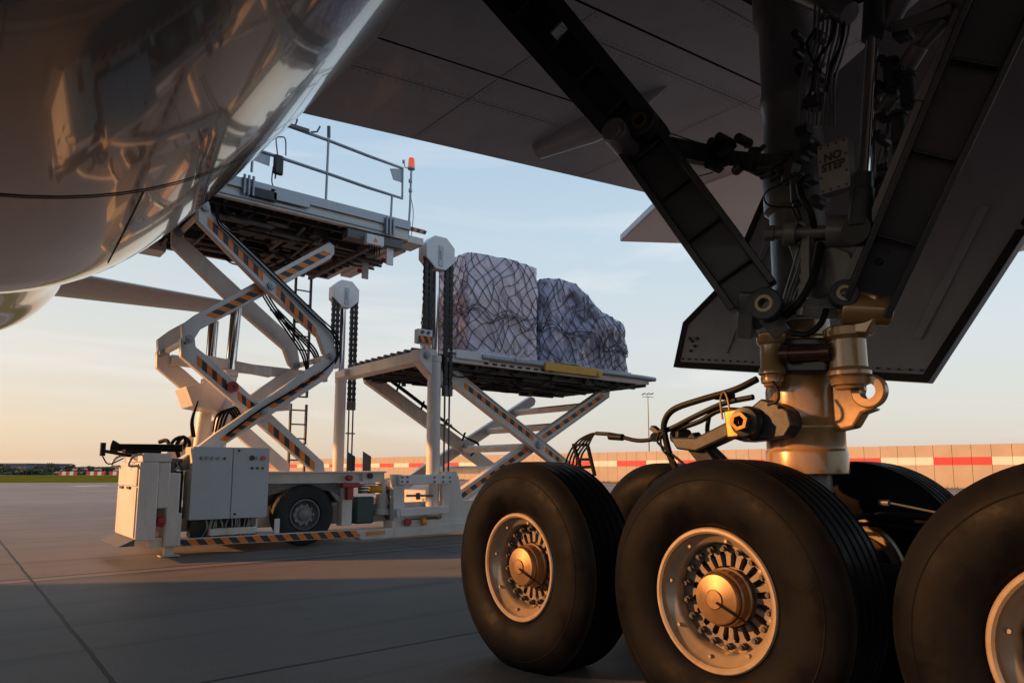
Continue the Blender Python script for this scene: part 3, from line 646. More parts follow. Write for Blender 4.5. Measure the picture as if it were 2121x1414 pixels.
# collar with two vertical lugs and torque link pin
def zpair(px,pyt,pyb,X): return PX(px,pyt,X),PX(px,pyb,X)
for px,pt,pb,r,X in ((1598,690,782,.074,3.5),(1756,678,786,.108,3.58)):
    a,b=zpair(px,pt,pb,X); b.x,b.y=a.x,a.y=(a.x+b.x)/2,(a.y+b.y)/2
    m_=M(); h=a.z-b.z
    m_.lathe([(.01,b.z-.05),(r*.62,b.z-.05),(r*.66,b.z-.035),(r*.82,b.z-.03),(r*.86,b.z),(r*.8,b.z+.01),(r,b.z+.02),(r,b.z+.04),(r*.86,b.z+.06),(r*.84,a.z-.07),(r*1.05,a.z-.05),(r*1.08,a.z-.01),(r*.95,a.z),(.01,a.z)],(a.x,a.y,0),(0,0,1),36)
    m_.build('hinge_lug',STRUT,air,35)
a=PX(1625,733,3.46); b=PX(1700,730,3.5); m_=M(); m_.cyl(a,b,.040,n=24); dd=(b-a).normalized(); m_.cyl(b,b+dd*.05,.05,n=24); m_.cyl(b+dd*.05,b+dd*.07,.028,n=6); m_.cyl(a-dd*.02,a+dd*.03,.048,n=24); m_.build('cross_pin',mat('copper_pin',(.07,.035,.028),.3,.4),air,35,.003)
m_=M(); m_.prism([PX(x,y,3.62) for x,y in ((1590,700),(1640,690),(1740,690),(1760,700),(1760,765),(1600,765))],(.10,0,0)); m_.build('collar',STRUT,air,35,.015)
m_=M(); m_.prism([PX(x,y,3.52) for x,y in ((1606,746),(1712,744),(1712,770),(1606,770))],(.10,0,0)); m_.prism([PX(x,y,3.54) for x,y in ((1606,700),(1712,698),(1712,716),(1606,716))],(.10,0,0)); m_.each('collar_block',GDARK,air,35,.012)
# towing eye lug, right of the strut
def eye(px,py,X,rpx_out,rpx_in,th,neck,mname='strut_eye',mt=STRUT,ax='x'):
    c=PX(px,py,X); ro=(PX(px+rpx_out,py,X)-c).length*.0+rpx_out; n=32; mm=M()
    cam_d=(c-O).length/FPX*.985; ro=rpx_out*cam_d; ri=rpx_in*cam_d
    mm.lathe([(ri,0),(ro-.008,0),(ro,.008),(ro,th-.008),(ro-.008,th),(ri,th)],c-Vector((th/2,0,0)),(1,0,0),n,closed=True)
    return mm,c
for k_,(dx) in enumerate((0,.16)):
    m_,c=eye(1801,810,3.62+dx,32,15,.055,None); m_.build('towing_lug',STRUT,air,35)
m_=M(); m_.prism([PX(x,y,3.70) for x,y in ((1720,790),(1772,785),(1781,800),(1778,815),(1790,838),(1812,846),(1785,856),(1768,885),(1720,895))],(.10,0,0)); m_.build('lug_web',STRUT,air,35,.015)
# left braces
P0=PX(1578,640,3.40); J=PD(1316,280,4.15); TP=PD(1078,0,4.45); TP2=TP+(TP-J).normalized()*.6
nrm=(J-P0).cross(Vector((0,0,1))).normalized()
view=ray(1450,450).normalized()
sidev=(J-P0).normalized().cross(view).normalized()
def brace(a,b,w1,depth,name,ribs,m=GDARK):
    mm=M(); d=(b-a).normalized(); s_=d.cross(view).normalized(); u=s_.cross(d).normalized()
    # channel: web towards camera at back, two flanges
    mm.beam(a+u*0.02,b+u*0.02,depth*.25,w1*.98,u); 
    for k in (-1,1): mm.beam(a+s_*(w1/2*k),b+s_*(w1/2*k),depth,w1*.16,u)
    Ln=(b-a).length
    for i in range(ribs): p=a+d*(Ln*(i+.6)/ribs); mm.beam(p-d*.007,p+d*.007,depth*.7,w1*.9,u)
    return mm
sd_=(J-P0).normalized()
m_=brace(P0+sd_*.08,J-sd_*.02-sidev*.0,.25,.13,'l',4); 
m_.build('lower_drag_brace',GDARK,air,35,.006)
d2=(TP2-J).normalized(); s2=d2.cross(view).normalized()
m_=M()
m_.beam(J+s2*.10+d2*-.02,TP2+s2*.15,.15,.085,view); m_.beam(J-s2*.12+d2*-.12,TP2-s2*.17,.15,.085,view)
m_.beam(J+view*.04+d2*.0,J+view*.04+d2*.80,.03,.24,view); m_.beam(J+view*.05+d2*.92,TP2+view*.05,.03,.28,view); m_.beam(J+view*.045+s2*.05+d2*.79,J+view*.045+s2*.05+d2*.93,.03,.12,view)
for q in (.2,.5,.79,1.15,1.5): m_.beam(J+d2*q-d2*.01,J+d2*q+d2*.01,.11,.24,view)
m_.build('upper_drag_brace',GDARK,air,35,.006)
def pin_boss(c,ax,r,l,ri,name='bushing'):
    ax=Vector(ax).normalized(); mm=M(); mm.lathe([(ri,-l/2),(r-.006,-l/2),(r,-l/2+.006),(r,l/2-.006),(r-.006,l/2),(ri,l/2)],c,ax,32,closed=True); o=mm.build('brace_joint',GDARK,air,35)
    q=M(); q.lathe([(ri-.012,-l/2-.004),(ri+.004,-l/2-.004),(ri+.004,l/2+.004),(ri-.012,l/2+.004)],c,ax,32,closed=True); q.build('bushing',BRONZE,o,35)
pv=(Vector((1,.35,0))).normalized()
pin_boss(PD(1331,256,4.02),pv,.088,.10,.042)
pin_boss(PX(1586,632,3.32),pv,.088,.10,.042)
m_=M(); c=PD(1290,296,4.1); m_.cyl(c-pv*.14+Vector((0,0,.02)),c+pv*.1,.075,n=24); m_.cyl(c-pv*.18,c-pv*.14,.055,n=24); m_.build('joint_pin',GGREY,air,35,.005)
m_=M(); m_.beam(P0+sd_*.12,PX(1545,690,3.45)+Vector((0,0,-.02)),.1,.09,pv); m_.beam(PX(1585,650,3.42),PX(1620,690,3.5),.1,.10,pv); m_.cyl(PX(1545,640,3.4),PX(1580,670,3.5),.05,n=20); m_.build('brace_foot',GGREY,air,35,.01)
# lock link from the joint to the strut
m_=M(); a=PD(1352,300,4.15); b=PX(1480,325,3.55); c=PX(1650,345,3.5)
m_.ibeam(a,b,.06,.10,.012,view.cross(Vector((0,0,1)))); m_.beam(b,c,.08,.09,view)
rr=random.Random(11)
for i in range(20):
    t_=rr.random(); p=b+(c-b)*t_+Vector((rr.uniform(-.05,0),0,rr.uniform(-.08,.09))); q=p+Vector((rr.uniform(-.03,.03),rr.uniform(-.12,.12),rr.uniform(-.03,.03))); m_.cyl(p,q,rr.uniform(.012,.032),n=12)
for px,py in ((1484,300),(1500,290),(1540,292),(1478,345),(1560,350)): p=PX(px,py,3.5); m_.cyl(p+Vector((-.06,0,0)),p+Vector((.06,0,0)),.03,n=14)
m_.tube([PX(1420,372,3.7),PX(1460,362,3.6),PX(1500,350,3.55)],.006,6)
m_.build('lock_link',GDARK,air,35,.004)
# right brace
a=PX(1795,640,3.52); b=PX(2085,-20,3.36); view2=ray(1940,330).normalized(); d=(b-a).normalized(); s_=d.cross(view2).normalized()
m_=M(); m_.beam(a+d*.04+view2*.05,b+view2*.05,.04,.22,view2)
for k in (-1,1): m_.beam(a+s_*(.10*k),b+s_*(.125*k),.15,.032,view2)
for q in (.35,.75,1.15): m_.beam(a+d*q,a+d*(q+.015),.11,.19,view2)
m_.build('side_brace',GDARK,air,35,.006)
# tilted side rail on its left with its silver edge
m_=M(); m_.beam(PX(1752,585,3.45),PX(1905,210,3.4),.03,.035,view2); m_.beam(PX(1905,210,3.4),PX(1990,20,3.38),.03,.05,view2); m_.build('brace_rail',GGREY,air,35,.004)
pin_boss(PX(1748,610,3.44),(1,.6,0),.07,.08,.035)
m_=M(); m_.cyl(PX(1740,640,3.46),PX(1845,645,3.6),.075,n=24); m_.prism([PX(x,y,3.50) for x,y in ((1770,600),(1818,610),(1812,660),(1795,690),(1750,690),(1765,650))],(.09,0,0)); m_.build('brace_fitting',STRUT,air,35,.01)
# clutter by the top right: forgings & cylinders
m_=M(); 
for (x0,y0_,x1,y1_,r) in ((1845,190,1905,95,.045),(1820,240,1850,200,.035),(1860,150,1960,40,.03),(1900,55,1985,15,.05),(1830,60,1880,-30,.06),(1650,-20,1760,30,.06)): m_.cyl(PX(x0,y0_,3.55),PX(x1,y1_,3.5),r,n=16)
m_.cyl(PX(1985,20,3.45),PX(2010,15,3.5),.09,n=20)
m_.beam(PX(1850,58,3.5),PX(1975,18,3.45),.04,.05,view2)
m_.build('uplock_assembly',GGREY,air,35,.004)
# gear door
dp=[(1700,128),(1640,150),(1600,290),(1522,500),(1476,592),(1408,666),(1394,760),(1925,793),(2121,470),(2230,290),(2260,-60),(1900,-60)]
DX=5.2
P=[PX(x,y,DX) for x,y in dp]; P=[Vector((p.x+.10*(p.z-2),p.y,p.z)) for p in P]
m_=M(); m_.prism(P,(.09,0,0)); dr=m_.build('gear_door',DOOR,air,35,.008)
cen=sum(P,Vector())/len(P)
def inset(a,k): d=(cen-a); return a+d.normalized()*k
m_=M(); 
for i in range(len(P)-1):
    a,b=P[i],P[i+1]; d=(b-a).normalized(); t_=Vector((1,0,0)).cross(d); 
    if t_.dot(cen-a)<0: t_=-t_
    o1=Vector((-.014,0,0)); m_.prism([a-d*.0+o1,b+d*.0+o1,b+t_*.055-d*.02+o1,a+t_*.055+d*.02+o1],(.012,0,0))
m_.each('edge_seal',GAPM,dr,35)
m_=M()
for i in range(6,7):
    a,b=P[6],P[7]
    for k in range(30): p=a+(b-a)*((k+.5)/30)+Vector((-.02,0,.085)); m_.cyl(p,p+Vector((.022,0,0)),.008,n=6)
for px,py in ((1430,706),(1436,716),(1428,726),(1440,700),(1425,700)): p=PX(px,py,DX-.0)+Vector((-.0,0,0)); p.x+=.10*(p.z-2)-.004; m_.cyl(p,p+Vector((-.02,0,0)),.014,n=8)
m_.each('fastener',UND,dr)
# stiffening swages on the inner skin
m_=M()
for (x0,y0_,x1,y1_) in ((1700,170,1560,540),(1560,540,1500,730),(1900,700,2030,420)):
    a=PX(x0,y0_,DX); b=PX(x1,y1_,DX); 
    for p in (a,b): p.x+=.10*(p.z-2)-.012
    m_.beam(a,b,.06,.02,(0,1,.2))
m_.each('stiffener',DOOR,dr,35,.006)
# lower fitting left of the strut: brake torque arm with gold hex nut and hoses
m_=M(); 
m_.prism([PX(x,y,3.45) for x,y in ((1632,850),(1640,880),(1625,905),(1590,910),(1540,915),(1505,905),(1440,935),(1400,930),(1385,905),(1440,905),(1500,875),(1545,850),(1575,825),(1610,835))],(.13,0,0))
m_.build('leveling_arm',GDARK,air,35,.012)
c=PX(1549,874,3.42); m_=M(); m_.lathe([(.0265,-.10),(.042,-.10),(.050,-.088),(.050,-.06),(.078,-.055),(.082,-.02),(.09,-.01),(.09,.10),(.02,.10)],c,(1,.12,0),32); m_.build('pin_housing',GDARK,air,35)
m_=M(); ax=Vector((1,.12,0)).normalized(); m_.lathe([(.030,-.115),(.054,-.115),(.054,-.06),(.030,-.06)],c,ax,6,closed=True); m_.build('hex_nut',NUT,air,20,.002)
m_=M(); 
m_.prism([PX(x,y,3.40) for x,y in ((1498,850),(1530,845),(1530,905),(1505,907))],(.06,0,0)); m_.build('nut_guard',NUT,air,35,.01)
m_=M(); m_.beam(PX(1430,905,3.52),PX(1475,960,3.55),.09,.10,(1,0,0)); m_.beam(PX(1460,925,3.56),PX(1500,965,3.6),.07,.08,(1,0,0)); m_.cyl(PX(1395,900,3.5),PX(1425,905,3.6),.05,n=16); m_.build('torque_rod',GDARK,air,35,.008)
hs=M()
H=[([(1568,785),(1520,808),(1450,828),(1395,848),(1376,875),(1378,905),(1390,950),(1400,970)],.020,3.45),
   ([(1560,822),(1500,835),(1440,862),(1395,885),(1365,895)],.017,3.48),
   ([(1545,850),(1490,850),(1450,872),(1400,890)],.016,3.5),
   ([(1365,897),(1362,915),(1385,935),(1410,955),(1424,968)],.008,3.45),
   ([(1368,900),(1372,930),(1400,958)],.007,3.42),
   ([(1600,790),(1612,810),(1610,830),(1590,838)],.008,3.4),
   ([(1470,855),(1465,890),(1470,930),(1480,960)],.014,3.6)]
for p,r,X in H: hs.tube([PX(x,y,X) for x,y in p],r,10)
hs.tube([PX(1365,908,3.5),PX(1320,912,3.52),PX(1270,900,3.55),PX(1235,897,3.55)],.014,10)
for k in range(5):
    o_=k*7; hs.tube([PX(1245,897,3.55),PX(1222+o_*.3,899,3.56),PX(1195+o_*.8,915+k*2,3.57),PX(1176+o_,945,3.6),PX(1166+o_*1.2,985,3.62)],.0075,8)
for (x,y) in ((1276,903),(1500,818)): p=PX(x,y,3.53); hs.cyl(p+Vector((0,.06,0)),p+Vector((0,-.06,-.01)),.024,n=12)
hs.each('brake_hose',HOSE,air)
m_=M(); m_.tube([PX(1497,868,3.42),PX(1492,830,3.42),PX(1499,811,3.42),PX(1508,830,3.42),PX(1512,868,3.42)],.006,8); m_.build('hose_guide',STRUT,air)
m_=M()
for a,b in (((1188,920),(1205,978)),((1217,922),(1232,985)),((1186,921),(1220,921)),((1193,951),(1224,951)),((1198,968),(1228,966))): m_.beam(PX(*a,3.55),PX(*b,3.6),.02,.02)
m_.build('cable_bracket',HOSE,air,35)
m_=M(); m_.beam(PX(1352,885,3.5),PX(1376,905,3.5),.05,.03,(1,0,0)); m_.cyl(PX(1356,905,3.45),PX(1356,905,3.6),.03,n=12); m_.build('hose_clamp',GDARK,air,35)
# opposite main gear (mirrored, beyond the left frame edge; casts light and shade)
for j in range(3):
    for x in (-3.2,-4.6):
        c=put_wheel(x-.4,WY[j],0)
m_=M(); m_.cyl((-4.3,GY,AXZ),(-4.3,GY,4.8),.2,n=28); m_.cyl((-4.3,WY[0]+.2,AXZ),(-4.3,WY[2]-.2,AXZ),.13,n=20)
for y in WY: m_.cyl((-3.5,y,AXZ),(-5.1,y,AXZ),.08,n=14)
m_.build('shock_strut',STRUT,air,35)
# ============================================================ CARGO LOADER
ld=thing('cargo_loader',(4.6,12.6,0),'cream scissor-lift main deck cargo loader with orange and black hazard stripes beside the aircraft','loader')
YN=11.2
def hazard(mm,p0,p1,Y,wd,n,slant=.45):
    a=PY(*p0,Y); b=PY(*p1,Y); d=(b-a); Ln=d.length; d.normalize(); t=Vector((0,1,0)).cross(d).normalized()
    st=Ln/n
    for i in range(n):
        s0=i*st; s1=(i+1)*st; sh=wd*slant
        vs=[a+d*(s0+sh)+t*wd/2,a+d*(s1+sh)+t*wd/2,a+d*(s1-sh)-t*wd/2,a+d*(s0-sh)-t*wd/2]
        mm.add(vs,[(0,1,2,3)],i%2)
def arm(outline,stripes,Y0,Y1,far,name='scissor_arm',stw=.115,holes=()):
    """near arm (with stripes) plus its far twin `far` metres further along Y"""
    res=[]
    P=[PY(x,y,Y0) for x,y in outline]
    m_=M(); m_.prism(P,(0,Y1-Y0,0)); o=m_.build(name,WHITE,ld,35,.012)
    hz=M()
    for p0,p1,n in stripes: hz=M(); hazard(hz,p0,p1,Y0-.004,stw,n); hz.build('hazard_stripe',[ORG,BLK],o,0)
    # stiffening edge lips
    m2=M(); Q=[p+Vector((0,far,0)) for p in P]; m2.prism(Q,(0,Y1-Y0,0)); m2.build(name,WHITE,ld,35,.012)
    return o
A_=[(410,410),(433,418),(438,442),(470,470),(666,658),(689,691),(696,733),(684,744),(672,731),(660,697),(540,590),(410,458)]
B_=[(683,501),(693,509),(693,525),(685,536),(560,605),(416,681),(404,700),(396,712),(379,715),(377,672),(404,652)]
C_=[(375,700),(404,700),(406,718),(440,745),(671,957),(673,976),(650,976),(375,737)]
D_=[(671,743),(692,737),(691,766),(679,783),(560,860),(396,965),(360,975),(381,947),(447,897)]
arm(A_,[((430,458),(545,573),11),((572,600),(655,690),9)],11.08,11.22,1.55)
arm(B_,[((436,656),(538,601),9),((576,577),(678,522),9)],11.26,11.40,1.55)
arm(C_,[((408,745),(470,799),6),((492,818),(528,846),4),((556,882),(652,966),9)],11.26,11.40,1.55)
arm(D_,[((462,912),(536,858),7),((560,843),(668,771),9)],11.08,11.22,1.55,stw=.085)
def pinY(px,py,Y,r=.07,l=.1,par=ld,dY=(0,)):
    for q in dY:
        c=PY(px,py,Y)+Vector((0,q,0)); mm=M(); mm.cyl(c,c+Vector((0,-l,0)),r,n=24); mm.cyl(c+Vector((0,-l,0)),c+Vector((0,-l-.015,0)),r*.72,n=24); mm.cyl(c+Vector((0,-l-.015,0)),c+Vector((0,-l-.03,0)),r*.3,n=6)
        mm.build('pivot_pin',GALV,par,35,.004)
for px,py in ((561,592),(545,851),(390,703),(686,737),(425,430)): pinY(px,py,11.09,.065,.05,dY=(0,1.55))
c=PY(481,801,11.25); m_=M(); m_.lathe([(.03,0),(.085,0),(.085,.05),(.03,.05)],c,(0,-1,0),24,closed=True); m_.build('red_bushing',RED,ld)
# cross tubes between near and far scissors
m_=M()
for px,py in ((561,592),(545,851),(390,703),(686,737),(425,430),(683,518)):
    c=PY(px,py,11.3); m_.cyl(c,c+Vector((0,1.6,0)),.05,n=16)
m_.each('cross_tube',WHITE,ld)
m_=M()
for a,b in (((470,850),(600,840)),((420,745),(560,772))):
    p=PY(*a,12.0); q=PY(*b,12.0); m_.beam(p,q,.12,.16)
p=PY(340,738,12.8); m_.beam(p+Vector((.1,0,-.05)),p+Vector((2.9,0,-.12)),.14,.17); m_.each('tie_beam',WHITE,ld,35,.01)
# diagonal pipes & hoses alongside arms
m_=M()
for k in range(3): m_.tube([PY(560+k*7,640,12.2),PY(610+k*8,690+k*2,12.2),PY(640+k*6,722,12.1),PY(652+k*4,745,12.0),PY(645+k*2,775,12)],.018,8)
for k in range(3): m_.tube([PY(508+k*5,548,11.9),PY(555+k*6,630,12.1),PY(600+k*6,695,12.2),PY(625+k*5,735,12.1),PY(640,790-k*5,12.0)],.016,8)
m_.tube([PY(446,425,11.0),PY(452,462,11.03),PY(480,490,11.04),PY(560,568,11.04),PY(650,655,11.04),PY(688,690,11.02),PY(700,725,11.02),PY(690,750,11.02),PY(640,790,11.03),PY(545,845,11.03),PY(470,900,11.03)],.016,8)
m_.tube([PY(450,425,11.0),PY(456,460,11.03),PY(486,488,11.04),PY(566,564,11.04),PY(656,651,11.04),PY(693,688,11.02),PY(704,725,11.02),PY(694,753,11.02)],.014,8)
for a in ((420,905),(428,905)): pass
m_.tube([PY(330,915,11.6),PY(345,912,11.5),PY(355,925,11.4),PY(375,930,11.4),PY(385,912,11.4),PY(378,905,11.4),PY(366,922,11.4),PY(370,945,11.5)],.03,10)
m_.tube([PY(348,935,11.4),PY(360,912,11.4),PY(378,905,11.45),PY(392,915,11.5),PY(388,945,11.5)],.026,10)
for k in range(4): m_.tube([PY(440+k*6,895,11.6),PY(448+k*8,862-k*2,11.6),PY(470+k*6,850-k*2,11.6),PY(485+k*5,870,11.6),PY(478+k*4,900,11.6)],.018,8)
for k in range(3): m_.tube([PY(404-k*3,905,11.5),PY(400-k*2,870,11.5),PY(410,830,11.5)],.014,8)
m_.each('hydraulic_hose',HOSE,ld)
# lift cylinders
for (a,b,c,r) in (((492,615),(476,780),(452,925),.085),((443,665),(432,800),(414,930),.085)):
    Y_=12.0 if a[0]>460 else 12.5
    m_=M(); m_.cyl(PY(*a,Y_),PY(*b,Y_),r,n=24); m_.build('cylinder_rod',CHROME,ld)
    m_=M(); m_.cyl(PY(*b,Y_),PY(*c,Y_),r*1.35,n=24); m_.cyl(PY(*b,Y_),PY(b[0]+1,b[1]-14,Y_),r*1.5,n=24); m_.build('lift_cylinder',WHITE,ld,35,.006)
m_=M(); m_.plateY([(385,800),(430,790),(470,820),(455,850),(400,840)],11.7,12.4); m_.build('cylinder_bracket',WHITE,ld,35,.01)
# ---------- bridge platform
ZT=HC+4.60; ZB=HC+4.24
X0,X1,Y0,Y1=2.55,6.35,11.0,14.5
m_=M()
m_.bx(X0,X1,Y0,Y0+.10,ZB,ZT-.10); m_.bx(X0,X1,Y1-.10,Y1,ZB,ZT-.10); m_.bx(X1-.12,X1,Y0+.10,Y1-.10,ZB,ZT-.10); m_.bx(X0,X0+.1,Y0+.1,Y1-.1,ZB,ZT-.1)
br=m_.build('bridge_platform',WHITE,ld,35,.012)
m_=M(); m_.bx(X0-.05,X1+.02,Y0-.04,Y0+.14,ZT-.10,ZT-.085); m_.bx(X0-.05,X1+.02,Y0-.05,Y0-.035,ZT-.16,ZT); m_.bx(X0,X1,Y0+.15,Y1,ZT-.10,ZT-.05); m_.build('deck',GALV,br,35)
m_=M(); m_.bx(X0+.1,X1-.5,Y0-.03,Y0-.002,ZB+.05,ZB+.10); m_.bx(X0+1.25,X0+1.85,Y0-.10,Y0-.05,ZB+.12,ZB+.26); m_.build('side_rail',GALV,br,35)
m_=M(); m_.bx(X1+.002,X1+.35,Y0+.02,Y0+.5,ZB-.02,ZB+.12); m_.bx(X1+.003,X1+.25,Y0+.5,Y1-.6,ZB-.05,ZB+.08); m_.build('end_step',WHITE,br,35,.01)
m_=M(); m_.bx(X1-.45,X1+.0,Y0-.045,Y0-.052,ZB+.2,ZB+.25); hz=M(); a=Vector((X1-.05,Y0-.012,ZB+.2)); 
for i in range(6): hz.add([a+Vector((.07*i,-.0,0)),a+Vector((.07*i+.07,0,0)),a+Vector((.07*i+.10,0,.07)),a+Vector((.07*i+.03,0,.07))],[(0,1,2,3)],i%2)
hz.bx(X1-.06,X1+.36,Y0-.010,Y0-.002,ZB+.195,ZB+.28,1); hz.build('hazard_stripe',[ORG,BLK],br,0)
# underside: longitudinal and cross members, pipes, motors
m_=M(); rr=random.Random(5)
m_.bx(X0+.1,X1-.12,Y0+.55,Y1-.5,ZT-.2,ZT-.11)
for i in range(9): y=Y0+.35+i*.36; m_.bx(X0+.12,X1-.14,y,y+.06,ZB+.0-.02*(i%3),ZT-.12)
for i in range(10): x=X0+.2+i*.39; m_.bx(x,x+.05,Y0+.12,Y1-.12,ZB+.04,ZT-.13)
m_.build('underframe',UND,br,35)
m_=M()
for i in range(46):
    x=rr.uniform(X0+.2,X1-.6); y=rr.uniform(Y0+.3,Y1-.5); z=ZB-.02-rr.random()*.16; l=rr.uniform(.3,1.3)
    if rr.random()<.6: m_.cyl((x,y,z),(x+l*.9,y+rr.uniform(-.05,.05),z),rr.uniform(.015,.05),n=8)
    else: m_.cyl((x,y,z),(x+rr.uniform(-.1,.1),min(y+l,Y1-.2),z),rr.uniform(.015,.04),n=8)
for i in range(16):
    x=rr.uniform(X0+.3,X1-.6); y=rr.uniform(Y0+.4,Y1-.8); m_.bx(x,x+rr.uniform(.1,.35),y,y+rr.uniform(.1,.3),ZB-rr.uniform(.05,.16),ZB+.1)
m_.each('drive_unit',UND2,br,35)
m_=M()
for i in range(12):
    x=rr.uniform(X0+.3,X0+2.2); y=rr.uniform(Y0+.6,Y1-.6); z=ZB
    m_.tube([(x,y,z),(x+.2,y+rr.uniform(-.2,.2),z-rr.uniform(.1,.35)),(x+.5,y+rr.uniform(-.2,.3),z-rr.uniform(.1,.3)),(x+.8,y,z)],.016,7)
m_.tube([(X0+.5,Y0+.1,ZB),(X0+.6,Y0+.12,ZB-.2),(X0+.9,Y0+.15,ZB-.22),(X0+1.1,Y0+.2,ZB)],.02,8)
m_.each('hose',HOSE,br)
# lower subframe lip and roller box seen at the far-left
m_=M(); m_.bx(X0+.35,X1-.3,Y1-.9,Y1-.82,ZB-.12,ZB+.02); m_.bx(X0+1.0,X1-.2,Y0+.9,Y0+1.0,ZB-.10,ZB+.03); m_.bx(X1-1.2,X1-.1,Y0+.02,Y0+.25,ZB-.18,ZB-.02); m_.bx(X1-.6,X1-.52,Y0+.3,Y1-.3,ZB-.17,ZB); m_.each('subframe',UND2,br,35,.006)
m_=M(); m_.bx(X0-.12,X0+.35,Y1-.55,Y1-.1,ZB-.2,ZB-.02); m_.build('end_bracket',WHITE,br,35,.01)
# junction box with warning triangle
c=PY(778,497,Y0-.12); m_=M(); m_.bx(c.x-.17,c.x+.17,Y0-.12,Y0-.03,c.z-.09,c.z+.09); jb=m_.build('junction_box',WHITE2,br,35,.008)
m_=M(); m_.add([(c.x-.05,Y0-.124,c.z-.04),(c.x+.05,Y0-.124,c.z-.04),(c.x,Y0-.124,c.z+.05)],[(0,1,2)]); m_.build('warning_triangle',WARN,jb,0)
m_=M()
for k in range(5): x=c.x-.1+k*.05; m_.tube([(x,Y0-.07,c.z-.09),(x+.01,Y0-.07,c.z-.2),(x+.05,Y0+.02,c.z-.24)],.01,6)
m_.each('cable',HOSE,jb)
# hanging end stops and red lamps
for px,py in ((808,530),(757,560)):
    c=PY(px,py,Y0+.1 if px>780 else Y0+1.4); m_=M(); m_.bx(c.x-.07,c.x+.07,c.y,c.y+.03,c.z-.17,c.z+.18); m_.build('mud_flap',WHITE2,br,35,.005)
for px,py,Yq in ((792,539,Y0+.2),(742,560,Y0+1.7)):
    c=PY(px,py,Yq); m_=M(); m_.cyl(c,c+Vector((.09,0,0)),.045,n=14); m_.build('red_lamp',RED,br)
# guard rail
YR=11.03
def rail(mm,pts,r=.022): mm.tube([PY(x,y,YR) for x,y in pts],r,10,1)
m_=M(); rail(m_,[(560,248),(600,262),(680,291),(760,322),(834,349),(833,411),(760,388),(680,360),(596,332),(524,308)],.028)
gr_=m_.build('guard_rail',GALV,ld)
for top,bot in (((681,276),(675,416)),((812,405),(809,462)),((524,308),(521,356)),((858-10,380),(848,380))):
    if top[0]==848: continue
    m_=M(); m_.tube([PY(*top,YR),PY(*bot,YR)],.021,10,1); m_.build('post',GALV,gr_)
m_=M(); m_.tube([PY(681,262,YR),PY(681,285,YR)],.03,10,1); m_.tube([PY(600,262,YR),PY(612,259,YR),PY(616,247,YR)],.016,8,1); m_.tube([PY(644,274,YR),PY(657,273,YR),PY(663,262,YR)],.016,8,1); m_.beam(PY(556,246,YR-.03),PY(640,272,YR-.03),.05,.06); m_.each('rail_hook',UND2,gr_,35)
for P_ in ([(808,349),(833,350),(833,378),(815,372)],[(530,310),(560,322),(558,344),(526,332)]): 
    m_=M(); m_.plateY(P_,YR,YR+.012); m_.build('gusset_plate',GALV,gr_,0)
# rail clamps on the platform side
for px,py in ((516,383),(809,468)):
    c=PY(px,py,Y0-.1)
    m_=M()
    for dx in (-.07,0,.07): m_.cyl((c.x+dx,Y0-.09,c.z-.16),(c.x+dx,Y0-.09,c.z+.16),.022,n=10)
    m_.bx(c.x-.1,c.x+.1,Y0-.06,Y0-.053,c.z-.12,c.z+.12); m_.build('rail_clamp',GALV,br,35)
c=PY(562,405,Y0-.1); m_=M(); m_.bx(c.x-.32,c.x+.1,Y0-.10,Y0-.055,c.z-.08,c.z+.08); m_.build('control_box',BLK,br,35,.01)
# mirror
m_=M(); m_.tube([PY(575,320,YR),PY(572,288,YR),PY(580,284,YR),PY(591,288,YR),PY(592,322,YR)],.013,8,3); m_.tube([PY(575,320,YR),PY(570,370,YR)],.014,8,1); mb=m_.build('mirror_bracket',GALV,ld)
m_=M(); c=PY(576,343,YR-.06); m_.bx(c.x-.085,c.x+.085,c.y-.05,c.y+.03,c.z-.17,c.z+.18); m_.build('mirror',BLK,mb,35,.04)
m_=M(); m_.tube([PY(566,345,YR-.05),PY(563,375,YR-.05),PY(568,392,YR-.05),PY(566,400,YR-.05)],.01,6); m_.cyl(PY(566,393,YR-.08),PY(566,402,YR-.08),.035,n=10); m_.build('cable',HOSE,mb)
# beacon
m_=M(); m_.tube([PY(852,350,YR),PY(849,430,YR),PY(845,492,YR)],.02,10,1); m_.cyl(PY(850,372,YR),PY(850,378,YR),.035,n=10); m_.cyl(PY(850,392,YR),PY(850,398,YR),.035,n=10); m_.tube([PY(848,348,YR),PY(839,347,YR),PY(837,335,YR)],.01,6,2); m_.cyl(PY(836,338,YR),PY(836,332,YR),.025,n=10); m_.cyl(PY(852,351,YR),PY(852,347,YR),.07,n=16)
m_.tube([PY(849,400,YR),PY(856,440,YR),PY(852,490,YR)],.008,6); bp_=m_.build('beacon_post',GALV,ld)
c=PY(852,347,YR); m_=M(); m_.lathe([(.068,0),(.066,.05),(.058,.16),(.05,.18),(0,.182)],c,(0,0,1),24); m_.lathe([(.07,.0),(.07,-.01),(.01,-.01)],c,(0,0,1),24); m_.build('beacon_lamp',BEAC,bp_)
# ladder
XL,YL=5.72,14.35
for z0_,z1_ in ((4.35,5.35),(2.75,4.6),(1.75,2.6),(.7,1.72)):
    m_=M()
    for s_ in (-.17,.17): m_.bx(XL+s_-.02,XL+s_+.02,YL-.03,YL+.03,z0_,z1_)
    z=z0_+.12
    while z<z1_-.03: m_.cyl((XL-.17,YL,z),(XL+.17,YL,z),.016,n=8); z+=.3
    m_.cyl((XL-.17,YL,z0_+.01),(XL+.17,YL,z0_+.01),.018,n=8)
    m_.build('ladder',RUNG,ld)
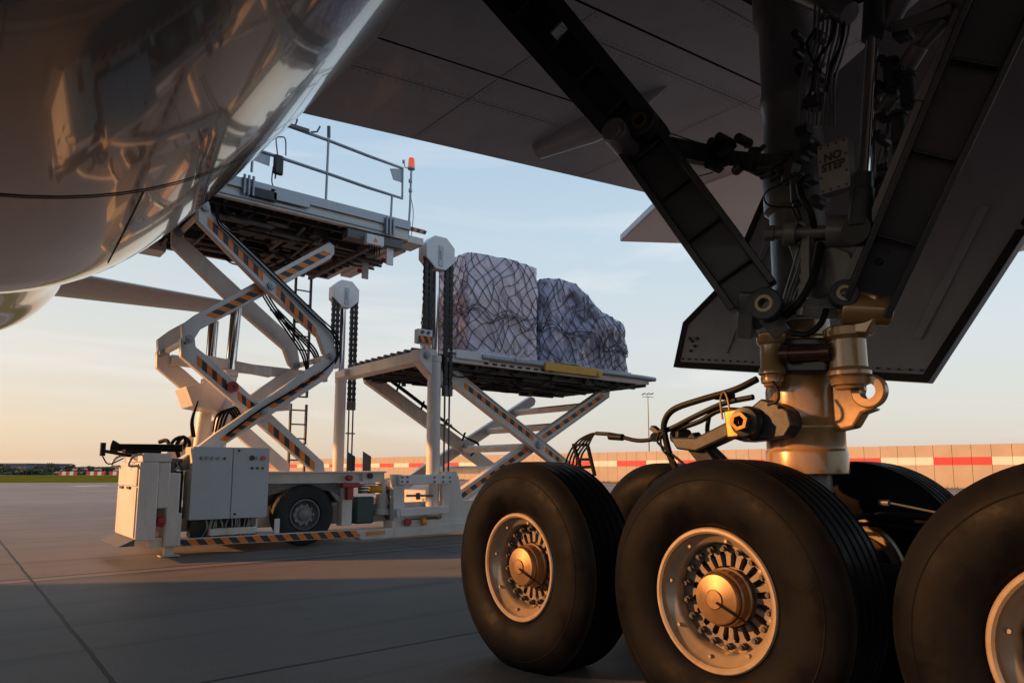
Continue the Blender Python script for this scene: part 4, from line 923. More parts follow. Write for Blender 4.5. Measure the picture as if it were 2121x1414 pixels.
# ---------- mast posts with chains
def mast(dy,far):
    XP=7.1; YP=11.2+dy; c=lambda px,py:PY(px,py,11.2)+Vector((0,dy,0))
    zt=c(898,737).z; zh0=c(904,560).z; zh1=c(904,495).z
    m_=M(); m_.cyl((XP,YP,.35),(XP,YP,zt),.128,n=32); m_.cyl((XP,YP,zt-.12),(XP,YP,zt),.138,n=32); po=m_.build('mast_post',WHITE,ld,35,.006)
    m_=M(); m_.cyl((XP,YP,zt),(XP,YP,zh0+.1),.075,n=28); m_.build('mast_rod',CHROME,po)
    w2=.325; zc=(zh0+zh1)/2; hh=(zh1-zh0)/2+.02; k=.16
    oc=[(-w2,-hh*.42),(-w2*.35,-hh*1.0),(w2*.35,-hh*1.0),(w2,-hh*.42),(w2,hh*.42),(w2*.42,hh*.95),(-w2*.42,hh*.95),(-w2,hh*.42)]
    m_=M(); m_.prism([(XP+x,YP-.17,zc+z) for x,z in oc],(0,.30,0)); hd_=m_.build('chain_guard',WHITE2,po,35,.012)
    m_=M(); m_.bx(XP-.05,XP+.05,YP-.185,YP-.172,zc-hh*.8,zc+hh*.4); m_.cyl((XP,YP-.19,zc+.02),(XP,YP-.2,zc+.02),.03,n=16); m_.bx(XP-.012,XP+.012,YP-.2,YP-.186,zc-.14,zc-.03); m_.build('guide_plate',GALV,hd_,35)
    zl=c(880,690).z; zr=c(925,800).z
    for side,zb_ in ((-1,zl),(1,zr)):
        m_=M()
        for row in (-.05,.055):
            x=XP+side*(.235)+row; z=zc-.05; i=0
            while z>zb_:
                wd=.042 if i%2 else .030
                m_.bx(x-wd,x+wd,YP-.13,YP-.05,z-.062,z); z-=.066; i+=1
            m_.bx(x-.016,x+.016,YP-.12,YP-.06,zb_,zc)
        m_.build('leaf_chain',CHAIN,po,0)
    m_=M()
    for row in (-.05,.055):
        x=XP+.235+row; m_.bx(x-.035,x+.035,YP-.15,YP-.03,zr-.2,zr); m_.cyl((x,YP-.09,zr-.2),(x,YP-.09,.95),.018,n=10); m_.cyl((x,YP-.09,1.0),(x,YP-.09,.92),.035,n=6)
    m_.bx(XP+.235-.11,XP+.235+.115,YP-.11,YP-.07,2.05,2.08); m_.build('chain_anchor_rod',UND2,po,35)
mast(0,False); mast(4.1,True)
# ---------- elevator platform
EX0,EX1,EY0,EY1=6.72,13.45,11.1,14.3; EZ=HC+2.27
m_=M(); m_.bx(EX0+.7,EX1-.2,EY0+.06,EY1-.06,EZ-.06,EZ-.012); m_.bx(EX0+.6,EX1-.35,EY0,EY0+.08,EZ-.20,EZ-.04); m_.bx(EX0+.6,EX1-.35,EY1-.08,EY1,EZ-.20,EZ-.04); m_.bx(EX1-.35,EX1-.1,EY0+.05,EY1-.05,EZ-.18,EZ-.02)
el=m_.build('elevator_platform',WHITE,ld,35,.012)
# rounded end nose
m_=M(); m_.tube([(EX0+1.4,EY0-.04,EZ-.04),(EX1-.4,EY0-.04,EZ-.04),(EX1-.12,EY0+.12,EZ-.05),(EX1,EY0+.45,EZ-.06),(EX1,EY1-.4,EZ-.06)],.055,12,3); m_.build('edge_tube',GALV,el)
m_=M(); m_.bx(9.75,11.35,EY0-.13,EY0-.075,EZ-.16,EZ+.02); m_.cyl((11.4,EY0-.15,EZ-.1),(11.4,EY0-.04,EZ-.1),.08,n=16); m_.build('side_guide',YEL,el,35,.01)
m_=M(); m_.bx(7.5,8.3,EY0-.05,EY0+.2,EZ-.12,EZ+.05); m_.beam((8.95,EY0-.1,EZ-.02),(9.15,EY0-.1,EZ+.22),.05,.05); m_.bx(7.3,9.4,EY0-.03,EY0+.1,EZ-.02,EZ+.05); m_.each('pallet_stop',WHITE2,el,35,.01)
# left end beam with rollers
m_=M(); m_.bx(EX0-.02,EX0+.28,EY0+.2,EY1+.15,EZ-.26,EZ-.04); m_.bx(EX0+.28,EX0+.7,EY0+.15,EY1,EZ-.10,EZ-.03); m_.bx(EX0-.12,EX0+.1,EY1-.25,EY1+.25,EZ-.25,EZ-.09); m_.build('end_beam',WHITE,el,35,.015)
m_=M()
for i in range(11): y=EY0+.35+i*.27; m_.cyl((EX0+.02,y,EZ+.0),(EX0+.22,y,EZ+.0),.055,n=16); m_.bx(EX0+.0,EX0+.26,y-.07,y-.065,EZ-.05,EZ+.03)
m_.each('roller',UND2,el,35,0,2)
# bracket with hazard tape by the near mast
c=PY(880,693,11.0); m_=M(); m_.bx(c.x-.16,c.x+.16,10.98,11.12,c.z-.17,c.z+.10); cb_=m_.build('chain_bracket',WHITE2,el,35,.015)
hz=M(); hz.bx(c.x-.15,c.x+.15,10.972,10.979,c.z-.16,c.z-.03,1); 
for i in range(2): x=c.x-.13+i*.15; hz.add([(x,10.967,c.z-.03),(x+.07,10.967,c.z-.03),(x+.13,10.967,c.z-.155),(x+.05,10.967,c.z-.155)],[(0,1,2,3)],0)
hz.build('hazard_stripe',[ORG,BLK],cb_,0)
m_=M()
for i in (0,1): x=c.x-.07+i*.13; m_.cyl((x,10.98,c.z+.04),(x,10.95,c.z+.04),.035,n=10)
m_.each('bolt',UND2,cb_,35)
c=c+Vector((0,4.1,0)); m_=M(); m_.bx(c.x-.16,c.x+.16,c.y-.1,c.y+.1,c.z-.17,c.z+.10); m_.build('chain_bracket',WHITE2,el,35,.015)
# curved carriage bracket under near left corner
m_=M(); m_.plateY([(868,722),(905,724),(912,765),(930,790),(918,800),(893,775),(868,745)],11.12,11.4); m_.build('carriage_bracket',WHITE,el,35,.012)
pinY(884,735,11.12,.07,.04,el)
m_=M(); rr=random.Random(9)
for i in range(13): x=EX0+.5+i*.5; m_.bx(x,x+.07,EY0+.1,EY1-.1,EZ-.24,EZ-.07)
for i in range(7): y=EY0+.25+i*.43; m_.bx(EX0+.3,EX1-.4,y,y+.06,EZ-.30+.02*(i%2),EZ-.08)
for i in range(70):
    x=rr.uniform(EX0+.4,EX1-1.6); y=rr.uniform(EY0+.1,EY1-.3); z=EZ-.26-rr.random()*.12
    if rr.random()<.5: m_.cyl((x,y,z),(x+rr.uniform(.3,1.2),y,z),rr.uniform(.015,.05),n=8)
    else: m_.bx(x,x+rr.uniform(.08,.4),y,y+rr.uniform(.05,.3),z,z+.12)
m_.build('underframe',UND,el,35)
m_=M()
for i in range(14):
    x=rr.uniform(EX0+.4,EX1-2); y=rr.uniform(EY0+.1,EY1-1); m_.tube([(x,y,EZ-.25),(x+.3,y,EZ-.25-rr.uniform(.1,.22)),(x+.8,y+rr.uniform(-.1,.1),EZ-.25-rr.uniform(.1,.2)),(x+1.2,y,EZ-.26)],.015,6)
m_.each('hose',HOSE,el)
m_=M()
for i in range(9): 
    x=8.2+i*.22; m_.bx(x,x+.12,EY0-.004,EY0-.001,EZ-.17,EZ-.13)
m_.each('vent_slot',GAPM,el,0)
# elevator scissors
def bar(p0,p1,wd,Y0_,Y1_,stripe,name,n=0,both=True,far=2.8,sw=.1):
    a=PY(*p0,Y0_); b=PY(*p1,Y0_); d=(b-a).normalized(); t=Vector((0,1,0)).cross(d).normalized()
    P_=[a+t*wd*.5,b+t*wd*.5,b+d*wd*.35+t*wd*.18,b+d*wd*.35-t*wd*.18,b-t*wd*.5,a-t*wd*.5,a-d*wd*.35-t*wd*.18,a-d*wd*.35+t*wd*.18]
    m_=M(); m_.prism(P_,(0,Y1_-Y0_,0)); o=m_.build('scissor_arm',WHITE,ld,35,.012)
    m_=M(); m_.prism([p+Vector((0,far,0)) for p in P_],(0,Y1_-Y0_,0)); m_.build('scissor_arm',WHITE,ld,35,.012)
    hz=M()
    for q0,q1,n_ in stripe: hz=M(); hazard(hz,q0,q1,Y0_-.004,sw,n_,.22); hz.build('hazard_stripe',[ORG,BLK],o,0)
    e=M()
    for k in (-1,1): e.beam(a+t*wd*.47*k+Vector((0,-.012,0)),b+t*wd*.47*k+Vector((0,-.012,0)),.02,.02)
    e.build('edge_lip',WHITE,o,0)
bar((905,752),(1175,968),.29,11.46,11.62,[((962,797),(1105,908),17),((1130,930),(1165,958),5)],'e')
bar((1258,812),(925,1050),.26,11.66,11.82,[((1250,818),(1124,906),15),((1092,930),(945,1035),15)],'f')
pinY(1117,921,11.46,.10,.05,dY=(0,2.8)); pinY(940,775,11.46,.06,.03)
m_=M()
fa=PY(1258,812,11.7); fb=PY(925,1050,11.7)
for t_ in (.14,.34,.53,.72,.92): p=fa.lerp(fb,t_); m_.beam(p+Vector((0,.05,0)),p+Vector((0,2.85,0)),.12,.14,(1,0,.5))
m_.each('cross_tube',WHITE,ld,35,.01)
m_=M()
E0=PY(905,752,11.46)+Vector((0,2.72,.12)); E1=PY(1117,921,11.46)+Vector((0,2.72,.10))
for k in range(3): m_.tube([E0+Vector((-.1,0,.1+.03*k)),E0.lerp(E1,.2)+Vector((0,0,.1+.03*k)),E0.lerp(E1,.6)+Vector((0,0,.1+.03*k)),E0.lerp(E1,.95)+Vector((0,0,.12)),E1+Vector((.35,0,-.02*k)),E1+Vector((.1,0,-.3))],.018,8)
for t_ in (.25,.5,.75,.95): p=E0.lerp(E1,t_); m_.beam(p+Vector((-.02,0,0)),p+Vector((.06,0,.2)),.05,.03)
m_.each('hydraulic_hose',HOSE,ld)
m_=M(); p=PY(925,1050,11.66); m_.bx(p.x-.6,12.6,11.5,11.7,.28,.42); m_.bx(p.x-.6,12.6,14.3,14.5,.28,.42); m_.bx(12.4,12.6,11.7,14.3,.28,.42); m_.each('rear_chassis_rail',WHITE,ld,35,.01)
# ---------- chassis
m_=M()
m_.bx(2.45,8.2,11.35,11.5,.30,.62); m_.bx(2.45,8.2,14.0,14.15,.30,.62)
for x in (2.6,5.6,8.0): m_.bx(x,x+.15,11.5,14.0,.32,.60)
m_.bx(2.6,5.5,11.5,14.0,.62,.66)
m_.build('chassis',WHITE,ld,35,.01)
# long I beam
a=PY(560,976,11.0); b=PY(800,976,11.0); zt=a.z
m_=M(); z0_=PY(560,998,11.0).z
m_.bx(a.x-.6,b.x,10.98,11.22,zt-.025,zt); m_.bx(a.x-.6,b.x,11.06,11.09,z0_,zt-.026); m_.bx(a.x-.6,b.x-.1,10.98,11.22,z0_-.025,z0_); m_.bx(b.x-.45,b.x-.44,10.99,11.06,z0_,zt-.03)
m_.build('side_beam',WHITE,ld,35,.004)
m_=M(); c=PY(766,985,11.05); m_.cyl(c+Vector((0,-.0,0)),c+Vector((0,-.03,0)),.05,n=18); m_.build('beam_bushing',UND,ld)
# rail post under the beam
def boxpx(x0,y0_,x1,y1_,Y,dep,mt,name,par=ld,bev=.008,mi=None):
    a=PY((x0+x1)/2,y0_,Y); b=PY((x0+x1)/2,y1_,Y); xa=PY(x0,(y0_+y1_)/2,Y).x; xb=PY(x1,(y0_+y1_)/2,Y).x
    m_=M(); m_.bx(xa,xb,Y,Y+dep,b.z,a.z); return m_.build(name,mt,par,35,bev)
m_=M(); a=PY(720,998,11.0); b=PY(720,1088,11.0); x=a.x
m_.bx(x-.09,x+.09,10.99,11.01,b.z,a.z-.03); m_.bx(x-.09,x-.07,11.01,11.2,b.z,a.z-.03); m_.bx(x+.07,x+.09,11.01,11.2,b.z,a.z-.03)
m_.build('upright',WHITE,ld,35,.004)
m_=M(); m_.bx(x-.15,x+.17,10.86,10.985,1.02-.1,1.02-.02); m_.bx(x-.06,x+.05,10.86,10.98,.72,.92); m_.cyl((x-.02,10.85,1.08),(x-.02,10.98,1.08),.05,n=14); m_.build('emergency_coupling',RED,ld,35,.01)
m_=M(); m_.plateY([(690,1000),(706,1000),(706,1045),(680,1012)],11.12,11.2); m_.build('gusset',WHITE,ld,0)
boxpx(738,1028,775,1084,11.15,.6,TEAL,'fluid_tank',ld,.03)
m_=M(); c=PY(790,1040,11.3); m_.cyl((c.x,c.y,.42),(c.x,c.y,1.05),.11,n=24); m_.cyl((c.x+.17,c.y+.1,.42),(c.x+.17,c.y+.1,1.0),.09,n=24); m_.cyl((c.x,c.y,.42),(c.x,c.y,.52),.15,n=24); m_.build('hydraulic_accumulator',WHITE,ld,35,.01)
m_=M(); c=PY(777,1013,11.2); m_.cyl(c+Vector((-.1,0,0)),c+Vector((.12,0,0)),.06,n=18); m_.build('yellow_valve',YEL,ld,35,.01)
m_=M(); rr=random.Random(21)
for k in range(9): 
    y_=1003+k*2.2; m_.tube([PY(742,y_,11.25),PY(770,y_+rr.uniform(-3,3),11.25),PY(800,y_+rr.uniform(-2,6),11.2),PY(812,y_+25,11.2)],.011,6)
for k in range(6): m_.tube([PY(800+k*2,1020,11.3),PY(808,1040+k*4,11.2),PY(795+k*4,1060,11.3),PY(806,1085,11.2)],.010,6)
m_.tube([PY(842,1026,11.1),PY(875,1026,11.1),PY(900,1026,11.1),PY(901,1050,11.1)],.02,8,1); m_.cyl(PY(866,1020,11.08),PY(866,1034,11.08),.04,n=10)
m_.each('pipework',UND2,ld)
for px in (727,760):   # dark guide fins
    m_=M(); a=PY(px,935,11.15); m_.prism([PY(px-9,975,11.1),PY(px+8,975,11.2),PY(px+9,945,11.2),PY(px-8,934,11.1)],(.02,.05,0)); m_.build('guide_fin',BLK,ld,0,.004)
# rear frame around the near mast
m_=M()
m_.plateY([(815,982),(832,982),(838,992),(838,1090),(815,1090)],11.0,11.14); m_.plateY([(916,976),(946,976),(951,990),(967,1085),(967,1095),(912,1095),(916,1050)],11.0,11.10)
m_.plateY([(812,1078),(968,1072),(968,1098),(812,1104)],10.98,11.3)
fr=m_.build('mast_frame',WHITE,ld,35,.01)
m_=M(); m_.plateY([(828,984),(936,981),(936,1001),(828,1004)],10.90,10.98); bt=m_.build('bolted_bar',WHITE2,fr,35,.012)
m_=M()
for px in (833,844,900,918,932):
    for py in (988,997): c=PY(px,py,10.90); m_.cyl(c,c+Vector((0,-.012,0)),.02,n=6)
m_.each('bolt',UND2,bt)
m_=M(); m_.plateY([(830,1053),(930,1047),(930,1062),(830,1070)],10.86,11.0); m_.plateY([(823,1055),(829,1052),(829,1072),(823,1070)],10.88,11.0); m_.build('sliding_lock',WHITE2,fr,35,.01)
c=PY(843,1081,10.95); m_=M(); m_.cyl(c,c+Vector((0,-.05,0)),.065,n=18); m_.build('red_reflector',RED,fr)
m_=M(); m_.cyl(PY(850,1082,11.05),PY(905,1076,11.05),.07,n=18); m_.build('axle_tube',UND2,fr); 
m_=M(); m_.cyl(PY(872,1080,10.97),PY(880,1078,10.97),.075,n=18); m_.build('yellow_clamp',YEL,fr)
# skirt with orange marker
m_=M(); m_.plateY([(742,1097),(816,1093),(816,1113),(750,1118),(742,1114)],10.78,11.0); sk=m_.build('bumper_end',WHITE,ld,35,.01)
m_=M(); m_.plateY([(759,1101),(798,1098),(798,1105),(759,1109)],10.77,10.778); m_.build('side_marker',WARN,sk,0)
m_=M(); m_.plateY([(816,1092),(966,1082),(966,1100),(816,1113)],10.92,11.0); m_.build('lower_sill',WHITE,ld,35,.008)
# hazard bumper
YB=10.78
Pb=[(336,1118),(742,1096),(748,1112),(336,1134)]
m_=M(); m_.plateY(Pb,YB,YB+.12); bm=m_.build('hazard_bumper',WHITE,ld,35,.006)
hz=M(); a0,b0=PY(338,1119.5,YB-.004),PY(742,1097.5,YB-.004); a1,b1=PY(338,1132,YB-.004),PY(745,1111,YB-.004); n_=26
for i in range(n_):
    sh=.35
    def up_(t): t=min(1,max(0,t)); return a0.lerp(b0,t)
    def lo_(t): t=min(1,max(0,t)); return a1.lerp(b1,t)
    hz.add([up_((i-sh)/n_),up_((i+1-sh)/n_),lo_((i+1+sh*.6)/n_),lo_((i+sh*.6)/n_)],[(0,1,2,3)],(i+1)%2)
hz.build('hazard_stripe',[ORG,BLK],bm,0)
m_=M(); c=PY(350,1140,YB+.15); m_.bx(c.x-.07,c.x+.05,c.y-.05,c.y+.05,.02,c.z+.1); m_.bx(c.x-.13,c.x+.13,c.y-.1,c.y+.1,.004,.02); m_.build('stabilizer_foot',WHITE,ld,35,.006)
# cabinet
Pc=[(400,925),(558,927.5),(553,1070),(390,1077)]
YC=10.84
a=PY(398,925,YC); b=PY(556,1071,YC); xs0=PY(396,1000,YC).x; xs1=PY(556,1000,YC).x; zt=(PY(400,925,YC).z+PY(558,927,YC).z)/2; zb=(PY(390,1077,YC).z+PY(553,1070,YC).z)/2
xm=PY(480,1000,YC).x
m_=M(); m_.bx(xs0,xs1,YC+.02,YC+.42,zb,zt); cab=m_.build('control_cabinet',mat('cabinet_cream_paint',(.60,.53,.43),.45,0,.1,2),ld,35,.01)
for q0,q1 in ((xs0,xm-.008),(xm+.008,xs1)):
    m_=M(); m_.bx(q0,q1,YC,YC+.019,zb,zt); m_.build('cabinet_door',CABG,cab,35,.004)
m_=M()
for i in range(4): x=PY(418+i*11.5,948,YC).x; z=PY(430,948,YC).z; m_.cyl((x,YC,z),(x,YC-.025,z),.025,n=12); m_.bx(x-.006,x+.006,YC-.035,YC-.024,z-.018,z+.018)
m_.each('switch_knob',GALV,cab,35,0,2)
m_=M()
for px,py,r in ((465,949,.018),(522,948,.04),(522,969,.02),(533,969,.018),(544,969,.018),(495,933,.018),(486,1064,.018),(418,948,.028)): 
    c=PY(px,py,YC); m_.cyl(c,c+Vector((0,-.014,0)),r,n=14)
m_.each('button',BLK,cab)
c=PY(533,948,YC); m_=M(); m_.cyl(c,c+Vector((0,-.02,0)),.02,n=14); m_.build('key_switch',GALV,cab)
c=PY(545,948,YC); m_=M(); m_.cyl(c,c+Vector((0,-.035,0)),.032,n=14); m_.build('stop_button',mat('stop_orange',(.6,.12,.03),.4),cab)
m_=M(); rr=random.Random(4)
for i in range(18):
    x=rr.uniform(xs0+.25,xs1-.1); m_.tube([(x,YC+.2,zb),(x+rr.uniform(-.05,.05),YC+.18,zb-.15),(x+rr.uniform(-.15,.15),YC+.25,zb-.32)],.012,6)
m_.each('cable',GALV,cab)
m_=M(); m_.bx(xs0+.1,xs1-.05,YC+.3,YC+.5,.22,zb-.02); m_.bx(xs0-.3,xs0-.02,YC+.35,YC+.6,.3,1.2); m_.build('pump_unit',UND,ld,35,.01)
m_=M(); m_.cyl((xs0-.18,YC+.32,.3),(xs0-.18,YC+.32,1.35),.05,n=14); m_.cyl((xs0-.08,YC+.3,.3),(xs0-.08,YC+.3,1.2),.03,n=14); m_.bx(xs0-.35,xs0-.05,YC+.25,YC+.4,1.32,1.38); m_.build('filter_pipe',GGREY,ld,35)
m_=M(); m_.bx(xs0+.3,xs1-.15,YC+.02,YC+.1,.26,.36); m_.bx(xs1-.15,xs1-.12,YC+.05,YC+.5,.3,zb-.01); m_.build('lower_tray',WHITE,ld,35,.006)
m_=M(); c=PY(574,1090,10.86); m_.bx(c.x-.04,c.x+.04,c.y,c.y+.03,c.z-.1,c.z+.12); m_.build('marker_tab',WHITE2,ld,0,.004)
# front box (engine housing) leaning tall unit
XF=2.02
ft=PX(236,950,XF); fb=PX(231,1100,XF); nt_=PX(292,946,XF); nb=PX(278,1119,XF)
yn=10.42; yf=11.75; zt_=HC+.30; zb_=.28
zt_=PY(300,938,10.45).z; 
m_=M()
m_.prism([(XF,yn,zb_),(XF,yf,zb_),(XF+.0,yf,zt_-.12),(XF,yn,zt_-.12)],(.24,0,0)); 
m_.bx(XF+.03,XF+.39,yn+.004,yf-.1,zt_-.119,zt_); m_.bx(XF+.241,XF+.39,yn+.03,yf-.1,.7,zt_-.12)
eb=m_.build('engine_housing',WHITE,ld,35,.015)
m_=M(); m_.bx(XF-.02,XF-.001,yn+.04,yf-.05,1.0,zt_-.14); m_.bx(XF-.02,XF-.001,yn+.04,yf-.05,zb_+.04,.985); m_.build('access_door',WHITE,eb,35,.008)
m_=M(); 
for y in (yn+.45,yn+.95): m_.bx(XF-.045,XF-.02,y-.10,y+.10,.955,.99)
m_.each('door_handle',BLK,eb,35,.005)
m_=M(); m_.prism([(XF-.19,yn,zb_-.06),(XF-.001,yn,zb_+.03),(XF-.001,yn,zb_-.06)],(0,yf-yn,0)); m_.build('lower_deflector',UND2,eb,35,.004)
for y in (yn+.05,yf-.1):
    m_=M(); m_.tube([(XF+.1,y,zt_-.02),(XF-.02,y,zt_-.02),(XF-.1,y,zt_-.08),(XF-.12,y,zt_-.17),(XF-.02,y,zt_-.17)],.018,8,2); m_.build('grab_handle',GALV,eb)
m_=M(); c0=Vector((XF+.1,yn+.55,zt_+.09)); m_.cyl(c0+Vector((-.22,.3,.0)),c0+Vector((.55,.0,.0)),.055,n=20); m_.cyl(c0+Vector((-.30,.33,.01)),c0+Vector((-.22,.3,.0)),.10,.06,n=20); m_.bx(c0.x-.2,c0.x+.25,c0.y-.1,c0.y+.15,zt_,zt_+.06); m_.build('exhaust_horn',HOSE,eb,35,.006)
m_=M(); q=PX(213,930,XF-.35); m_.tube([q+Vector((0,0,-.02)),Vector((XF,yn+.8,zt_-.02)),Vector((XF+.3,yn+.6,zt_))],.024,8,1); m_.cyl(q+Vector((0,0,-.09)),q+Vector((0,0,.09)),.035,n=12); m_.tube([q+Vector((0,0,-.09)),q+Vector((.08,-.02,-.2)),q+Vector((.25,-.05,-.12))],.009,6); m_.build('work_lamp_arm',HOSE,eb)
# second box
x2=PY(352,1100,10.6)
X2a=2.40; X2b=2.57; zt2=PY(350,979,10.56).z
m_=M(); m_.bx(X2a,X2b,10.56,11.1,.17,zt2); m_.build('side_housing',WHITE,ld,35,.02)
m_=M(); m_.bx(X2b+.002,X2b+.05,10.6,10.9,.17,.62); m_.bx(X2a-.16,X2a-.001,10.62,10.9,.17,.30); m_.build('housing_foot',WHITE,ld,35,.006)
m_=M(); m_.cyl((X2a-.10,10.55,.52),(X2a-.02,10.55,.52),.075,n=18); m_.bx(X2a-.12,X2a-.02,10.5,10.56,.58,.62); m_.build('cutoff_switch',RED,ld,35,.008)
m_=M(); m_.bx(X2a-.10,X2a-.02,10.56,10.60,.62,1.02); m_.build('switch_backplate',UND2,ld,35)
m_=M(); m_.bx(2.9,3.4,11.2,11.6,1.35,1.5); m_.plateY([(372,960),(400,935),(402,965),(380,975)],11.0,11.2); m_.build('valve_bank',GGREY,ld,35,.01)
# loader road wheels
def road_wheel():
    m_=M(); m_.lathe([(.255,-.1),(.28,-.145),(.33,-.155),(.40,-.16),(.46,-.145),(.485,-.12),(.49,-.06),(.478,-.055),(.478,-.045),(.49,-.04),(.49,.04),(.478,.045),(.478,.055),(.49,.06),(.485,.12),(.46,.145),(.33,.155),(.255,.1)],(0,0,0),(0,1,0),64)
    ty=m_.build('wheel',LTYRE,ld,30)
    m_=M(); m_.lathe([(.258,-.10),(.25,-.135),(.235,-.14),(.225,-.12),(.215,-.04),(.19,-.02),(.17,-.06),(.15,-.075),(.10,-.075),(.095,-.10),(.07,-.11),(0,-.112)],(0,0,0),(0,1,0),48); m_.build('rim',LRIM,ty,30)
    m_=M()
    for i in range(10): a=2*PI*i/10; c=Vector((.16*math.cos(a),-.065,.16*math.sin(a))); m_.cyl(c,c+Vector((0,-.03,0)),.014,n=6)
    m_.each('wheel_nut',GALV,ty)
    return ty
rw=road_wheel(); rw.location=Vector((4.58,11.18,.492))-ld.location
c=copy_tree(rw,ld,(0,3.0,0))
m_=M(); m_.plateY([(560,1000),(690,1000),(700,1020),(690,1035),(672,1005),(575,1005),(556,1040),(556,1005)],11.3,11.6); m_.bx(3.9,5.3,11.36,11.8,.66,1.02); m_.build('wheel_arch',UND,ld,35)
m_=M()
for i in range(8): 
    m_.tube([(3.85,11.02+.02*i,.95-.03*i),(4.2,11.05+.02*i,1.0-.02*i),(5.0,11.1,1.02-.02*i),(5.35,11.1,.85-.03*i)],.012,6)
m_.each('hydraulic_pipe',GALV,ld)
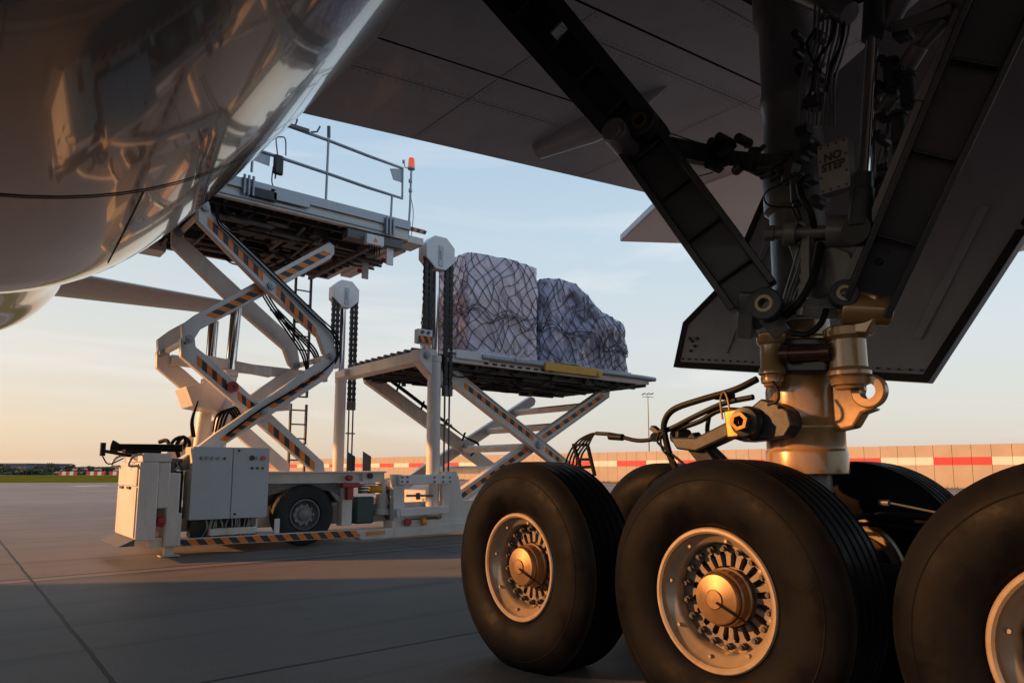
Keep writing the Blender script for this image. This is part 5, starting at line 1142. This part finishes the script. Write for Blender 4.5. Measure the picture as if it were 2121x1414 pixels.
# ============================================================ CARGO on the elevator
def pallet(name,x0,x1,y0,y1,z0,hfun,label,wm,seed,bulge=.07):
    root=thing(name,((x0+x1)/2,(y0+y1)/2,z0),label,'air cargo','netted cargo pallets on the loader')
    b=M(); b.bx(x0-.06,x1+.06,y0-.06,y1+.06,z0-.012,z0+.03); b.build('pallet_base',GALV,root,35,.008)
    z0+=.03
    W_=x1-x0; D_=y1-y0; per=2*(W_+D_); cr_=.10
    def plan(s):
        s=s%per
        segs=((x0,y0,1,0,W_),(x1,y0,0,1,D_),(x1,y1,-1,0,W_),(x0,y1,0,-1,D_))
        for (x,y,dx,dy,l) in segs:
            if s<=l: return x+dx*s,y+dy*s
            s-=l
        return x0,y0
    cx,cy=(x0+x1)/2,(y0+y1)/2
    def surf(s,t,off=0):
        x,y=plan(s)
        # rounded corners
        ux,uy=(x-cx)/(W_/2),(y-cy)/(D_/2); k=(abs(ux)**16+abs(uy)**16)**(1/16); x=cx+ux/k*W_/2; y=cy+uy/k*D_/2
        if t<=1: z=z0+hfun(x,y)*t; f=1
        else: f=1-(t-1); x=cx+(x-cx)*f; y=cy+(y-cy)*f; z=z0+hfun(x,y)
        p=Vector((x,y,z)); q=Vector((x-cx,y-cy,0)); 
        if q.length>0: q.normalize()
        n1=noise.noise(p*1.1+Vector((seed,0,0))); n2=noise.noise(p*2.6+Vector((seed,5,0))); n3=1-abs(noise.noise(Vector((p.x*4,p.y*4,p.z*2.2))+Vector((0,seed,9))))*2
        n4=1-abs(noise.noise(Vector((p.x*5+p.z*3,p.y*5-p.z*2,p.z*4+p.x*3))+Vector((seed*3,0,1))))*2
        dsp=bulge*(n1+.5*n2+.30*n3)+.018*n4
        if t<=1:
            r_=min(1,(1-t)/.03); p+=q*(dsp*(1-.5*max(0,(t-.8)/.2))-.03*(1-r_)**2+off); 
            if t>.94: p.z+= -.0+dsp*.3*(1-r_)
        else: p+=Vector((0,0,dsp*.5+off-.05*max(0,1-(t-1)/.1)*0))
        return p
    ns_=230; nt1=64; nt2=16; mm=M()
    T_=[i/nt1 for i in range(nt1+1)]+[1+(i+1)/nt2*.999 for i in range(nt2)]
    for t in T_:
        for i in range(ns_): mm.v.append(tuple(surf(per*i/ns_,t)))
    for j in range(len(T_)-1):
        for i in range(ns_): mm.f.append((j*ns_+i,j*ns_+(i+1)%ns_,(j+1)*ns_+(i+1)%ns_,(j+1)*ns_+i)); mm.m.append(0)
    mm.build('wrapped_cargo',wm,root,60)
    # net: diamonds running both ways up the sides and over the top
    nn=M(); nd=int(per/.27); stp=per/nd; H=1.5; 
    def jit(s,t): return .13*noise.noise(Vector((s*1.7,t*4,seed)))
    rows=int(hfun((x0+x1)/2,y0)/.17)
    def node(i,j):
        s=i*stp/1+((j%2)*.5)*stp; t=.03+j*(.97/rows) if j<=rows else 1+(j-rows)*.10
        return surf(s+jit(s,t)*2.2,min(t+jit(t*3,s)*.5*(0 if j in(0,rows) else 1),1.95),.022)
    for j in range(rows+6):
        for i in range(nd):
            a=node(i,j)
            for b_ in ((node(i,j+1),node(i-1,j+1)) if j%2==0 else (node(i,j+1),node(i+1,j+1))):
                md=None
                nn.cyl(a,b_,.0068,n=5,caps=False)
    # sagging gathered cord part way up
    for lvl in (.40,.44,.37):
        pts=[surf(per*i/60+rnd.uniform(-.03,.03),lvl+.05*math.sin(i*.9)+.05*noise.noise(Vector((i*.5,lvl*20,seed))),.035) for i in range(61)]
        nn.tube(pts,.008,5,2)
    nn.build('cargo_net',NET,root,0)
    return root,surf,per
ZP=EZ+.06
def h1(x,y): return 2.10+.02*math.sin(x*3)-.02*(y-11)
def h2(x,y):
    k=[(9.9,1.55),(10.4,1.62),(10.75,1.66),(10.95,1.62),(11.3,1.42),(11.6,1.30),(11.8,1.08),(12.15,.98),(12.4,.93),(12.9,.86)]
    for (a,b),(c,d) in zip(k[:-1],k[1:]):
        if x<=c: t=max(0,min(1,(x-a)/(c-a))); t=t*t*(3-2*t); return b+(d-b)*t+.30
    return k[-1][1]
pallet('cargo_pallet',7.92,9.86,11.32,13.1,ZP,h1,'tall squarish netted cargo pallet in pale lavender plastic wrap, nearest the lift mast',WRAP,1.3,.042)
pallet('cargo_pallet',9.98,12.78,11.34,13.3,ZP,h2,'lumpy blue-grey netted cargo pallet with a sloping top at the platform outer end',WRAP2,7.7,.17)
# ============================================================ containers added beyond the left frame edge to shade the apron
def shade_dolly(i,cx_,cy_,h):
    root=thing('shade_container',(cx_,cy_,0),'added dark blue shade container on a dolly under the far wing, %s from the tail'%('first','second','third')[i],'container','unseen containers added to shade the apron')
    m_=M(); m_.prism([(cx_-1.0,cy_-1.5,.55),(cx_+1.0,cy_-1.5,.55),(cx_+1.0,cy_-1.5,h),(cx_-.6,cy_-1.5,h),(cx_-1.0,cy_-1.5,h-.5)],(0,3.0,0)); m_.build('shade_container_body',BLDG,root,35,.02)
    m_=M(); m_.bx(cx_-1.1,cx_+1.1,cy_-1.6,cy_+1.6,.40,.52)
    for sx in (-.8,.8):
        for sy in (-1.1,1.1): m_.cyl((cx_+sx-.08,cy_+sy,.2),(cx_+sx+.08,cy_+sy,.2),.2,n=20)
    m_.build('shade_dolly',GDARK,root,35,.01)
for i,(x,y,h) in enumerate(((-5.6,11.3,3.3),(-5.6,8.05,2.6),(-5.6,4.85,2.6))): shade_dolly(i,x,y,h)
